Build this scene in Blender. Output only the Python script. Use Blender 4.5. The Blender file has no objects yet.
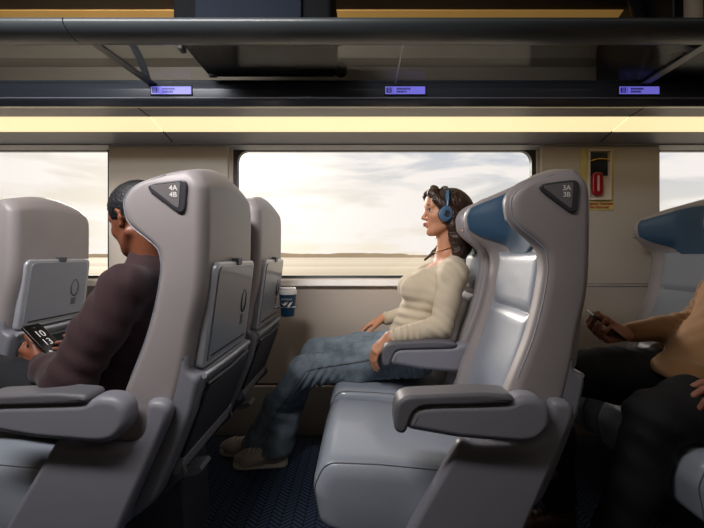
import bpy, bmesh, math, random
import numpy as np
from mathutils import Vector, Matrix
random.seed(7); np.random.seed(7)
SC = bpy.context.scene
COL = SC.collection
F = 390.0; VX = 362.0; VY = 255.0; EYE = 1.04

# ------------------------------------------------------------------ camera
cam_d = bpy.data.cameras.new('camera'); cam = bpy.data.objects.new('camera', cam_d); COL.objects.link(cam)
cam.location = (0, 0, EYE); cam.rotation_euler = (math.pi/2, 0, 0)
cam_d.sensor_width = 36; cam_d.lens = 36*F/704
cam_d.shift_x = (352-VX)/704; cam_d.shift_y = (VY-264)/704
cam_d.clip_start = 0.02; cam_d.clip_end = 5000
SC.camera = cam
SC.view_settings.view_transform = 'Standard'; SC.view_settings.look = 'None'
SC.view_settings.gamma = 1; SC.view_settings.exposure = 0.0
SC.view_settings.use_curve_mapping = False

# ------------------------------------------------------------------ world
w = bpy.data.worlds.new('sky'); SC.world = w; w.use_nodes = True
nt = w.node_tree; nt.nodes.clear()
def N(nt, typ, **kw):
    n = nt.nodes.new(typ)
    for k, v in kw.items():
        if k == 'ins':
            for a, b in v.items(): n.inputs[a].default_value = b
        else: setattr(n, k, v)
    return n
tc = N(nt, 'ShaderNodeTexCoord')
mp = N(nt, 'ShaderNodeMapping'); mp.inputs['Scale'].default_value = (2.6, 2.6, 13); mp.inputs['Location'].default_value = (0.4, 0.2, 0.3)
nz = N(nt, 'ShaderNodeTexNoise', ins={'Scale': 1.5, 'Detail': 7, 'Roughness': .55, 'Distortion': .35})
rp = N(nt, 'ShaderNodeValToRGB'); rp.color_ramp.elements[0].position = .42; rp.color_ramp.elements[1].position = .56
sp = N(nt, 'ShaderNodeSeparateXYZ')
L = nt.links.new
L(tc.outputs['Generated'], mp.inputs['Vector']); L(mp.outputs['Vector'], nz.inputs['Vector']); L(nz.outputs['Fac'], rp.inputs['Fac'])
L(tc.outputs['Generated'], sp.inputs[0])
gx = N(nt, 'ShaderNodeMapRange', ins={'From Min': -.35, 'From Max': .55, 'To Min': 0, 'To Max': 1}); L(sp.outputs['X'], gx.inputs['Value'])
gz = N(nt, 'ShaderNodeMapRange', ins={'From Min': .02, 'From Max': .26, 'To Min': 0, 'To Max': 1}); L(sp.outputs['Z'], gz.inputs['Value'])
bl = N(nt, 'ShaderNodeMixRGB'); bl.inputs['Color1'].default_value = (.74, .70, .67, 1); bl.inputs['Color2'].default_value = (.50, .59, .72, 1)   # left clear sky / right clear sky
L(gx.outputs['Result'], bl.inputs['Fac'])
hz = N(nt, 'ShaderNodeMixRGB'); hz.inputs['Color1'].default_value = (.95, .85, .70, 1); L(gz.outputs['Result'], hz.inputs['Fac']); L(bl.outputs[0], hz.inputs['Color2'])
cl = N(nt, 'ShaderNodeMixRGB'); cl.inputs['Color2'].default_value = (1.0, .94, .89, 1)
cf = N(nt, 'ShaderNodeMath', operation='MULTIPLY'); cf.inputs[1].default_value = .95; L(rp.outputs['Color'], cf.inputs[0]); L(cf.outputs[0], cl.inputs['Fac']); L(hz.outputs[0], cl.inputs['Color1'])
# broad glow around the veiled sun, up and to the left of the window
dt = N(nt, 'ShaderNodeVectorMath', operation='DOT_PRODUCT'); sd = Vector((-.30, .90, .24)).normalized(); dt.inputs[1].default_value = sd
L(tc.outputs['Generated'], dt.inputs[0])
pw = N(nt, 'ShaderNodeMath', operation='POWER'); pw.inputs[1].default_value = 26; L(dt.outputs['Value'], pw.inputs[0])
ad = N(nt, 'ShaderNodeMixRGB', blend_type='ADD'); ad.inputs['Color2'].default_value = (.50, .44, .34, 1); L(pw.outputs[0], ad.inputs['Fac']); L(cl.outputs[0], ad.inputs['Color1'])
bg = N(nt, 'ShaderNodeBackground'); bg.inputs['Strength'].default_value = 1.06; L(ad.outputs[0], bg.inputs['Color'])
ow = N(nt, 'ShaderNodeOutputWorld'); L(bg.outputs[0], ow.inputs[0])

# ------------------------------------------------------------------ lights
sun = bpy.data.lights.new('sun', 'SUN'); sun.energy = 2.6; sun.color = (1, .92, .82); sun.angle = math.radians(14)
so = bpy.data.objects.new('sun', sun); COL.objects.link(so)
so.rotation_euler = Vector((-.42, .85, .30)).to_track_quat('Z', 'Y').to_euler()
def area(name, loc, size, energy, color, direction):
    a = bpy.data.lights.new(name, 'AREA'); a.shape = 'RECTANGLE'; a.size = size[0]; a.size_y = size[1]; a.energy = energy; a.color = color
    o = bpy.data.objects.new(name, a); COL.objects.link(o); o.location = loc
    o.rotation_euler = Vector(direction).to_track_quat('-Z', 'Y').to_euler(); return o
la = area('aisle_ceiling_lamp', (-1.05, .32, 2.22), (1.4, .20), 24, (1, .965, .955), (.12, .87, -.53)); la.data.spread = math.radians(112)

# ------------------------------------------------------------------ helpers
def lin(h):
    c = [int(h[i:i+2], 16)/255 for i in (0, 2, 4)]
    return tuple(x/12.92 if x <= .04045 else ((x+.055)/1.055)**2.4 for x in c) + (1,)
MATS = {}
def mat(name, col, rough=.5, metal=0, spec=.5, bump=None, var=None, emit=None, coat=0, sheen=0):
    """bump=(scale, strength, detail)   var=(scale, amount)"""
    m = bpy.data.materials.new(name); m.use_nodes = True; t = m.node_tree; b = t.nodes['Principled BSDF']
    c = lin(col) if isinstance(col, str) else col
    b.inputs['Base Color'].default_value = c; b.inputs['Roughness'].default_value = rough
    b.inputs['Metallic'].default_value = metal; b.inputs['Specular IOR Level'].default_value = spec
    b.inputs['Coat Weight'].default_value = coat; b.inputs['Sheen Weight'].default_value = sheen
    tcn = N(t, 'ShaderNodeTexCoord')
    if bump:
        nn = N(t, 'ShaderNodeTexNoise', ins={'Scale': bump[0], 'Detail': bump[2] if len(bump) > 2 else 3, 'Roughness': .6})
        t.links.new(tcn.outputs['Object'], nn.inputs['Vector'])
        bb = N(t, 'ShaderNodeBump', ins={'Strength': bump[1], 'Distance': .01}); t.links.new(nn.outputs['Fac'], bb.inputs['Height']); t.links.new(bb.outputs[0], b.inputs['Normal'])
    v = var or (6, .06)
    n2 = N(t, 'ShaderNodeTexNoise', ins={'Scale': v[0], 'Detail': 4}); t.links.new(tcn.outputs['Object'], n2.inputs['Vector'])
    mr = N(t, 'ShaderNodeMapRange', ins={'From Min': .3, 'From Max': .7, 'To Min': 1-v[1], 'To Max': 1+v[1]}); t.links.new(n2.outputs['Fac'], mr.inputs['Value'])
    hs = N(t, 'ShaderNodeHueSaturation'); hs.inputs['Color'].default_value = c; t.links.new(mr.outputs[0], hs.inputs['Value']); t.links.new(hs.outputs[0], b.inputs['Base Color'])
    if emit: b.inputs['Emission Color'].default_value = emit[0]; b.inputs['Emission Strength'].default_value = emit[1]
    MATS[name] = m; return m
mat('leather', '958E8F', .42, bump=(420, .03, 2), var=(5, .04))
mat('leather_lit', '9CA3AF', .33, bump=(30, .06, 3), var=(5, .04), coat=.35)  # same leather as above, window sheen put into a lighter, cooler base
mat('leather_dark', '66656B', .45, bump=(260, .1, 2))
mat('head_blue', '284A66', .5, bump=(400, .08, 2), sheen=.15)
mat('plastic', '86868F', .42, bump=(500, .03, 2), var=(4, .03))
mat('plastic_shell', '7B7C84', .40, bump=(500, .03, 2), var=(4, .03))
mat('plastic_dark', '4A4D55', .45, bump=(500, .04, 2))
mat('plastic_light', 'A7A6A8', .38, bump=(500, .02, 2))
mat('tray', '828893', .30, coat=.3, var=(3, .03))
mat('silver', 'A9ACB4', .30, metal=.25, coat=.3)
mat('chrome', 'D8D8DA', .12, metal=1)
mat('pocket', '2C2F36', .7, bump=(300, .2, 2))
mat('black', '0E0E11', .5)
mat('plaque_rim', '3A3A40', .35, coat=.3)
mat('plaque_face', '6B6769', .4)
mat('white_ink', 'E8E6E0', .5)
mat('seam', '3C3B40', .6)
mat('wall', 'B3ACA6', .55, bump=(600, .02, 2), var=(2, .03))
mat('wall_low', 'BDB1A5', .6, bump=(600, .02, 2), var=(2, .03))
mat('heater', 'B5AEA6', .5, var=(2, .03))
mat('pillar', 'B8AFA4', .5, var=(2, .03))
mat('gasket', '23262B', .45)
mat('sill', 'F0ECE6', .4)
mat('cove', '96969A', .42, var=(3, .04))
mat('fascia', '3A3D44', .28, coat=.4, var=(3, .05))
mat('rail', '3B4043', .38, var=(3, .05))
mat('rack_wall', '8A806E', .5, var=(2, .05))
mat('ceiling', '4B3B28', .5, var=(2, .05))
mat('ceiling_far', '756A5C', .6)
mat('dark_panel', '15161A', .5)
mat('suitcase', '07090D', .8, spec=.15, bump=(700, .3, 2))
mat('suitcase_trim', '0D1522', .75, spec=.15)
mat('strip_light', 'C8BFAE', .6, emit=(lin('FFE4AE'), 1.06))
mat('gold_glow', 'D0A25A', .6, emit=(lin('C99A50'), .22))
mat('aisle_light', 'FFF2E0', .6, emit=((1, .92, .82, 1), 2.0))
mat('screen_blue', '6A66C8', .3, emit=(lin('736DD8'), .75))
mat('screen_ink', '2B2A70', .4, emit=(lin('2B2A70'), .3))
mat('skin_light', 'C98E6E', .48, bump=(350, .06, 3), var=(22, .05))
mat('skin_dark', '7A4934', .42, bump=(350, .06, 3), var=(22, .06))
mat('skin_man', 'A56C56', .48, bump=(350, .06, 3), var=(22, .06))
mat('lips', 'A14F48', .4); mat('lips_dark', '5E2E2A', .4)
mat('nail', 'C9A090', .3); mat('eye_white', 'DAD4CC', .2); mat('iris', '2A1A12', .2); mat('brow', '2A1B14', .8)
mat('headphone', '4A6A8C', .35, var=(3, .04)); mat('headphone_dark', '30353C', .35)
mat('maroon', '2E141B', .85, bump=(240, .25, 3), var=(9, .12), sheen=.1)
mat('navy', '0A0D15', .85, bump=(240, .25, 3))
mat('camel', '85603A', .85, bump=(260, .25, 3), var=(9, .08), sheen=.1)
mat('trouser', '0D0E12', .8, bump=(200, .25, 3))
mat('shoe', 'BDB0A5', .7, bump=(200, .15, 3)); mat('sole', 'EFE5D3', .6, bump=(120, .1)); mat('lace', 'E4DCD0', .7)
mat('shoe_brown', '4A2A1C', .4); mat('sole_dark', '1B1512', .6)
mat('gold', 'C79A4A', .25, metal=1)
mat('cup_blue', '12405F', .4, var=(4, .03)); mat('cup_white', 'F2EFEA', .35, var=(4, .02)); mat('cup_gold', 'E0BE62', .4)
mat('sign_yellow', 'C9B872', .5); mat('sign_frame', 'C8BBAA', .4); mat('red', '8E1420', .3, coat=.4); mat('red_ink', 'A5281C', .5); mat('pink', 'D8A8A0', .3)
mat('sign_dark', '141B22', .3, coat=.4); mat('phone', '0B0C0F', .18, coat=.5); mat('phone_screen', '0A0A0C', .12); mat('phone_ink', 'C8C8CC', .4, emit=(lin('C8C8CC'), .12))
mat('treeline', 'C9B79E', .95, var=(.02, .1))

def glass(name, tint, gloss=.06, rough=.02):
    m = bpy.data.materials.new(name); m.use_nodes = True; t = m.node_tree; t.nodes.clear()
    a = N(t, 'ShaderNodeBsdfTransparent'); a.inputs[0].default_value = tint
    g = N(t, 'ShaderNodeBsdfGlossy'); g.inputs['Roughness'].default_value = rough
    x = N(t, 'ShaderNodeMixShader'); x.inputs[0].default_value = gloss
    o = N(t, 'ShaderNodeOutputMaterial'); t.links.new(a.outputs[0], x.inputs[1]); t.links.new(g.outputs[0], x.inputs[2]); t.links.new(x.outputs[0], o.inputs[0])
    MATS[name] = m
glass('window_glass', (.97, .97, .97, 1), .03)
glass('shelf_glass', (.70, .72, .74, 1), .035, .12)

# hair: streaked, glossy
def hair_mat(name, c1, c2, sx=60, sz=8):
    m = bpy.data.materials.new(name); m.use_nodes = True; t = m.node_tree; b = t.nodes['Principled BSDF']
    tcn = N(t, 'ShaderNodeTexCoord'); mpn = N(t, 'ShaderNodeMapping'); mpn.inputs['Scale'].default_value = (sx, sx, sz)
    nn = N(t, 'ShaderNodeTexNoise', ins={'Scale': 2, 'Detail': 5, 'Distortion': .6}); t.links.new(tcn.outputs['Object'], mpn.inputs[0]); t.links.new(mpn.outputs[0], nn.inputs['Vector'])
    r = N(t, 'ShaderNodeValToRGB'); r.color_ramp.elements[0].color = lin(c1); r.color_ramp.elements[1].color = lin(c2); r.color_ramp.elements[0].position = .35; r.color_ramp.elements[1].position = .7
    t.links.new(nn.outputs['Fac'], r.inputs[0]); t.links.new(r.outputs[0], b.inputs['Base Color'])
    bb = N(t, 'ShaderNodeBump', ins={'Strength': .6, 'Distance': .006}); t.links.new(nn.outputs['Fac'], bb.inputs['Height']); t.links.new(bb.outputs[0], b.inputs['Normal'])
    b.inputs['Roughness'].default_value = .45; MATS[name] = m
hair_mat('hair_brown', '1F130E', '4A3021'); hair_mat('hair_black', '0A0A0E', '1E2026', 90, 90)

# jeans: worn denim with fine twill
def denim():
    m = bpy.data.materials.new('denim'); m.use_nodes = True; t = m.node_tree; b = t.nodes['Principled BSDF']
    tcn = N(t, 'ShaderNodeTexCoord')
    n1 = N(t, 'ShaderNodeTexNoise', ins={'Scale': 9, 'Detail': 5, 'Roughness': .6}); t.links.new(tcn.outputs['Object'], n1.inputs['Vector'])
    n2 = N(t, 'ShaderNodeTexNoise', ins={'Scale': 330, 'Detail': 2}); t.links.new(tcn.outputs['Object'], n2.inputs['Vector'])
    ad = N(t, 'ShaderNodeMath', operation='MULTIPLY_ADD'); ad.inputs[1].default_value = .45; t.links.new(n2.outputs['Fac'], ad.inputs[0]); t.links.new(n1.outputs['Fac'], ad.inputs[2])
    r = N(t, 'ShaderNodeValToRGB'); r.color_ramp.elements[0].color = lin('53616D'); r.color_ramp.elements[1].color = lin('9AAAB7'); r.color_ramp.elements[0].position = .5; r.color_ramp.elements[1].position = .95
    t.links.new(ad.outputs[0], r.inputs[0]); t.links.new(r.outputs[0], b.inputs['Base Color'])
    bb = N(t, 'ShaderNodeBump', ins={'Strength': .35, 'Distance': .004}); t.links.new(ad.outputs[0], bb.inputs['Height']); t.links.new(bb.outputs[0], b.inputs['Normal'])
    b.inputs['Roughness'].default_value = .85; MATS['denim'] = m
denim(); mat('denim_seam', '24354A', .9); mat('thread', '8C8478', .8)

# ribbed cream knit
def knit():
    m = bpy.data.materials.new('knit'); m.use_nodes = True; t = m.node_tree; b = t.nodes['Principled BSDF']
    tcn = N(t, 'ShaderNodeTexCoord'); mpn = N(t, 'ShaderNodeMapping'); mpn.inputs['Rotation'].default_value = (0, 0, .6)
    wv = N(t, 'ShaderNodeTexWave', ins={'Scale': 60, 'Distortion': .1, 'Detail': 0}); wv.bands_direction = 'Y'
    t.links.new(tcn.outputs['Object'], mpn.inputs[0]); t.links.new(mpn.outputs[0], wv.inputs['Vector'])
    nn = N(t, 'ShaderNodeTexNoise', ins={'Scale': 300, 'Detail': 2}); t.links.new(tcn.outputs['Object'], nn.inputs['Vector'])
    r = N(t, 'ShaderNodeMixRGB'); r.inputs['Color1'].default_value = lin('C4B59C'); r.inputs['Color2'].default_value = lin('CEC0A8'); t.links.new(nn.outputs['Fac'], r.inputs['Fac']); t.links.new(r.outputs[0], b.inputs['Base Color'])
    b.inputs['Roughness'].default_value = .85; b.inputs['Sheen Weight'].default_value = .15
    bb = N(t, 'ShaderNodeBump', ins={'Strength': .10, 'Distance': .003}); t.links.new(nn.outputs['Fac'], bb.inputs['Height']); t.links.new(bb.outputs[0], b.inputs['Normal'])
    MATS['knit'] = m
knit()

# carpet: navy herringbone weave
def carpet():
    m = bpy.data.materials.new('carpet'); m.use_nodes = True; t = m.node_tree; b = t.nodes['Principled BSDF']; LL = t.links.new
    tcn = N(t, 'ShaderNodeTexCoord'); s = N(t, 'ShaderNodeSeparateXYZ'); LL(tcn.outputs['Object'], s.inputs[0])
    def M(op, a, bb=None, c=None):
        n = N(t, 'ShaderNodeMath', operation=op)
        for i, v in enumerate((a, bb, c)):
            if v is None: continue
            if isinstance(v, (int, float)): n.inputs[i].default_value = v
            else: LL(v, n.inputs[i])
        return n.outputs[0]
    tri = M('PINGPONG', s.outputs['X'], .045)
    q = M('MULTIPLY', M('ADD', s.outputs['Y'], M('MULTIPLY', tri, .8)), 1/.022)
    line = M('GREATER_THAN', M('FRACT', q), .62)
    colm = M('GREATER_THAN', M('FRACT', M('MULTIPLY', s.outputs['X'], 1/.045)), .90)
    f = M('MAXIMUM', line, colm)
    nn = N(t, 'ShaderNodeTexNoise', ins={'Scale': 400, 'Detail': 2}); LL(tcn.outputs['Object'], nn.inputs['Vector'])
    mx = N(t, 'ShaderNodeMixRGB'); mx.inputs['Color1'].default_value = lin('44587C'); mx.inputs['Color2'].default_value = lin('0B0E15'); LL(f, mx.inputs['Fac'])
    m2 = N(t, 'ShaderNodeMixRGB', blend_type='MULTIPLY'); m2.inputs['Fac'].default_value = .6; LL(mx.outputs[0], m2.inputs['Color1']); LL(nn.outputs['Color'], m2.inputs['Color2'])
    LL(m2.outputs[0], b.inputs['Base Color']); b.inputs['Roughness'].default_value = .95
    bp = N(t, 'ShaderNodeBump', ins={'Strength': .5, 'Distance': .004}); LL(nn.outputs['Fac'], bp.inputs['Height']); LL(bp.outputs[0], b.inputs['Normal'])
    MATS['carpet'] = m
carpet()
def ground_mat():
    m = bpy.data.materials.new('shore'); m.use_nodes = True; t = m.node_tree; b = t.nodes['Principled BSDF']
    tcn = N(t, 'ShaderNodeTexCoord'); mpn = N(t, 'ShaderNodeMapping'); mpn.inputs['Scale'].default_value = (.004, .05, 1)
    t.links.new(tcn.outputs['Object'], mpn.inputs[0]); nn = N(t, 'ShaderNodeTexNoise', ins={'Scale': 1, 'Detail': 4}); t.links.new(mpn.outputs[0], nn.inputs['Vector'])
    r = N(t, 'ShaderNodeValToRGB'); r.color_ramp.elements[0].color = lin('CBBB9C'); r.color_ramp.elements[1].color = lin('EADCC2'); r.color_ramp.elements[0].position = .35; r.color_ramp.elements[1].position = .62
    t.links.new(nn.outputs['Fac'], r.inputs[0]); t.links.new(r.outputs[0], b.inputs['Base Color']); b.inputs['Roughness'].default_value = .8; MATS['shore'] = m
ground_mat()

def mesh_obj(name, verts, faces, m, parent=None, smooth=35, mods=None):
    me = bpy.data.meshes.new(name); me.from_pydata([tuple(map(float, v)) for v in verts], [], [tuple(map(int, f)) for f in faces]); me.update()
    bm = bmesh.new(); bm.from_mesh(me); bmesh.ops.recalc_face_normals(bm, faces=bm.faces); bm.to_mesh(me); bm.free()
    return finish(name, me, m, parent, smooth, mods)
def finish(name, me, m, parent=None, smooth=35, mods=None):
    me.materials.append(MATS[m] if isinstance(m, str) else m)
    o = bpy.data.objects.new(name, me); COL.objects.link(o)
    if parent: o.parent = parent
    if smooth:
        for p in me.polygons: p.use_smooth = True
        me.set_sharp_from_angle(angle=math.radians(smooth))
    for k in (mods or []):
        if k == 'wn': md = o.modifiers.new('wn', 'WEIGHTED_NORMAL'); md.keep_sharp = True
        if k[:4] == 'sub_': md = o.modifiers.new('sub', 'SUBSURF'); md.levels = md.render_levels = int(k[4:])
    return o
def round_poly(pts, r, n=5):
    """round the corners of a 2-D polygon; r a number or one per corner"""
    out = []; k = len(pts)
    for i, p in enumerate(pts):
        ri = r[i] if isinstance(r, (list, tuple)) else r
        p = np.array(p, float); a = np.array(pts[i-1], float); b = np.array(pts[(i+1) % k], float)
        da = a-p; db = b-p; la = np.linalg.norm(da); lb = np.linalg.norm(db); ca = np.clip(np.dot(da, db)/la/lb, -1, 1); ang = math.acos(ca)
        if ri <= 1e-6 or ang > 3.0: out.append(tuple(p)); continue
        d = min(ri/math.tan(ang/2), la*.48, lb*.48)
        s = p+da/la*d; e = p+db/lb*d
        for j in range(n+1):
            t = j/n; out.append(tuple((1-t)**2*s+2*t*(1-t)*p+t*t*e))
    return out
def prism_bm(poly, t0, t1, axis='y', bev=.0, seg=3, bm=None):
    """extrude a polygon; axis y: poly=(x,z); x: poly=(y,z); z: poly=(x,y)"""
    own = bm is None; b = bmesh.new()
    def P(p, t): return {'y': (p[0], t, p[1]), 'x': (t, p[0], p[1]), 'z': (p[0], p[1], t)}[axis]
    A = [b.verts.new(P(p, t0)) for p in poly]; B = [b.verts.new(P(p, t1)) for p in poly]
    n = len(poly); f1 = b.faces.new(A); f2 = b.faces.new(B[::-1])
    for i in range(n): b.faces.new((A[i], B[i], B[(i+1) % n], A[(i+1) % n]))
    bmesh.ops.recalc_face_normals(b, faces=b.faces)
    if bev > 0:
        ed = [e for e in b.edges if e.link_faces[0] in (f1, f2) or e.link_faces[1] in (f1, f2)]
        bmesh.ops.bevel(b, geom=ed, offset=bev, segments=seg, affect='EDGES', profile=.5, clamp_overlap=True)
    if own: return b
    me = bpy.data.meshes.new('t'); b.to_mesh(me); b.free(); bm.from_mesh(me); bpy.data.meshes.remove(me); return bm
def bm_obj(name, bm, m, parent=None, smooth=40, mods=('wn',)):
    me = bpy.data.meshes.new(name); bm.to_mesh(me); bm.free(); return finish(name, me, m, parent, smooth, list(mods))
def prism(name, poly, t0, t1, m, parent=None, axis='y', bev=.006, seg=3):
    return bm_obj(name, prism_bm(poly, t0, t1, axis, bev, seg), m, parent)
def soft_prism(name, poly, t0, t1, m, parent, bev, seg=6):
    """slab (x,z outline, thickness along y) whose rims are rolled over with a wide round"""
    # resample the outline evenly so that the offset rings stay regular
    P = [np.array(q, float) for q in poly]; Lc = [0]
    for i in range(len(P)): Lc.append(Lc[-1]+np.linalg.norm(P[(i+1) % len(P)]-P[i]))
    n = max(60, int(Lc[-1]/.008)); Q = []; k = 0
    for j in range(n):
        d = Lc[-1]*j/n
        while Lc[k+1] < d: k += 1
        f = (d-Lc[k])/max(Lc[k+1]-Lc[k], 1e-9); Q.append(P[k]*(1-f)+P[(k+1) % len(P)]*f)
    Q = np.array(Q)
    for it in range(2): Q = .5*Q+.25*(np.roll(Q, 1, 0)+np.roll(Q, -1, 0))
    area_ = .5*np.sum(Q[:, 0]*np.roll(Q[:, 1], -1)-np.roll(Q[:, 0], -1)*Q[:, 1]); sg = 1 if area_ > 0 else -1
    def inset(Q, d):
        T = np.roll(Q, -1, 0)-np.roll(Q, 1, 0); T /= np.linalg.norm(T, axis=1)[:, None]+1e-9
        Nn = np.stack([-T[:, 1], T[:, 0]], 1)*sg; R2 = Q+Nn*d
        return .6*R2+.2*(np.roll(R2, 1, 0)+np.roll(R2, -1, 0))
    rings = []; prev = Q; dprev = 0
    offs = [(bev*(1-math.cos(a)), bev*(1-math.sin(a))) for a in np.linspace(0, math.pi/2, seg+1)]
    stack = []
    for di, dt in offs:
        if di > dprev: prev = inset(prev, di-dprev); dprev = di
        stack.append((prev.copy(), dt))
    for q_, dt in reversed(stack): rings.append((q_, t0+dt*1.0 if False else t0+dt))
    # outer ring (no inset) sits bev inside the faces; innermost lies on the face
    for q_, dt in stack: rings.append((q_, t1-dt))
    V = []; Fc = []
    for q_, t in rings: V += [(a[0], t, a[1]) for a in q_]
    for r in range(len(rings)-1):
        for j in range(n): Fc.append((r*n+j, r*n+(j+1) % n, (r+1)*n+(j+1) % n, (r+1)*n+j))
    Fc.append(tuple(range(n))[::-1]); Fc.append(tuple((len(rings)-1)*n+j for j in range(n)))
    return mesh_obj(name, V, Fc, m, parent, 60, ['wn'])
def boxp(x0, x1, z0, z1): return [(x0, z0), (x1, z0), (x1, z1), (x0, z1)]
def box(name, x, y, z, m, parent=None, bev=.004, r=0):
    p = boxp(x[0], x[1], z[0], z[1])
    return prism(name, round_poly(p, r) if r else p, y[0], y[1], m, parent, 'y', bev)
def tube_data(path, rad, n=10, closed=False, flat=1.0):
    path = [Vector(p) for p in path]; V = []; Fc = []; m = len(path)
    rad = rad if isinstance(rad, (list, tuple)) else [rad]*m
    up = Vector((0, 0, 1)); prev = None
    for i, p in enumerate(path):
        a = path[(i-1) % m] if (closed or i > 0) else p; b = path[(i+1) % m] if (closed or i < m-1) else p
        d = (b-a).normalized()
        if prev is None:
            s = d.cross(up)
            if s.length < .1: s = d.cross(Vector((1, 0, 0)))
            s.normalize()
        else:
            s = (prev - d*prev.dot(d)).normalized()
        prev = s; u = d.cross(s)
        for j in range(n):
            t = 2*math.pi*j/n; V.append(p+(s*math.cos(t)+u*math.sin(t)*flat)*rad[i])
    for i in range(m if closed else m-1):
        for j in range(n):
            a = i*n+j; b = i*n+(j+1) % n; c = ((i+1) % m)*n+(j+1) % n; e = ((i+1) % m)*n+j; Fc.append((a, b, c, e))
    if not closed: Fc.append(tuple(range(n))[::-1]); Fc.append(tuple((m-1)*n+j for j in range(n)))
    return V, Fc
def tube(name, path, rad, m, parent=None, n=10, closed=False, flat=1.0):
    V, Fc = tube_data(path, rad, n, closed, flat); return mesh_obj(name, V, Fc, m, parent, 50)
def lathe(name, prof, loc, m, parent=None, n=28, axis='z', scale=(1, 1)):
    V = []; Fc = []
    for r, h in prof:
        for j in range(n):
            t = 2*math.pi*j/n; a, b = r*math.cos(t)*scale[0], r*math.sin(t)*scale[1]
            q = {'z': (a, b, h), 'y': (a, h, b), 'x': (h, a, b)}[axis]; V.append(tuple(q[i]+loc[i] for i in range(3)))
    for i in range(len(prof)-1):
        for j in range(n): Fc.append((i*n+j, i*n+(j+1) % n, (i+1)*n+(j+1) % n, (i+1)*n+j))
    Fc.append(tuple(range(n))[::-1]); Fc.append(tuple((len(prof)-1)*n+j for j in range(n)))
    return mesh_obj(name, V, Fc, m, parent, 35)
def text(name, s, size, origin, xdir, ydir, m, parent, depth=.0006, align='CENTER', bold=0):
    cu = bpy.data.curves.new('tx', 'FONT'); cu.body = s; cu.size = size; cu.align_x = align; cu.align_y = 'CENTER'; cu.extrude = depth; cu.offset = bold; cu.resolution_u = 3; cu.space_line = .95
    o = bpy.data.objects.new('tx', cu); COL.objects.link(o); dg = bpy.context.evaluated_depsgraph_get()
    me = bpy.data.meshes.new_from_object(o.evaluated_get(dg)); bpy.data.objects.remove(o); bpy.data.curves.remove(cu)
    X = Vector(xdir).normalized(); Y = Vector(ydir).normalized(); Z = X.cross(Y)
    M4 = Matrix(((X.x, Y.x, Z.x, origin[0]), (X.y, Y.y, Z.y, origin[1]), (X.z, Y.z, Z.z, origin[2]), (0, 0, 0, 1)))
    me.transform(M4); me.name = name; me.materials.clear()
    return finish(name, me, m, parent, 0)
def thing(name, label, cat, loc=(0, 0, 0), group=None):
    o = bpy.data.objects.new(name, None); COL.objects.link(o); o.location = loc; o.empty_display_size = .05
    return tag(o, label, cat, group)
def tag(o, label=None, cat=None, group=None, kind=None):
    if label: o['label'] = label
    if cat: o['category'] = cat
    if group: o['group'] = group
    if kind: o['kind'] = kind
    return o
def struct(o): o['kind'] = 'structure'; return o

# ------------------------------------------------------------------ the carriage
XL, XR = -3.4, 3.9
YW, YO = 2.27, -.70
struct(box('floor', (XL, XR), (YO, YW+.06), (-.06, 0), 'carpet', bev=0))
WT, WB = 1.658, .905
wins = [(-3.24, -1.47), (-.753, 1.018), (1.724, 3.50)]
def wall_window(name, y0, y1, m_low, m_up, wins, y_in):
    bm = bmesh.new(); zt = 1.72
    prism_bm(boxp(XL, XR, 0, WB), y0, y1, bm=bm)
    prism_bm(boxp(XL, XR, WT, zt), y0, y1, bm=bm)
    xs = [XL]+[v for w_ in wins for v in w_]+[XR]
    for i in range(0, len(xs), 2): prism_bm(boxp(xs[i], xs[i+1], WB, WT), y0, y1, bm=bm)
    return struct(bm_obj(name, bm, m_low, None, 30, ()))
wall_window('wall_back', YW, YW+.08, 'wall_low', 'wall', wins, YW)
struct(box('wall_front', (XL, XR), (YO-.08, YO), (0, 1.72), 'ceiling_far', bev=0))
struct(box('wall_left', (XL-.06, XL), (YO, YW), (0, 2.4), 'ceiling_far', bev=0))
struct(box('wall_right', (XR, XR+.06), (YO, YW), (0, 2.4), 'ceiling_far', bev=0))
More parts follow.
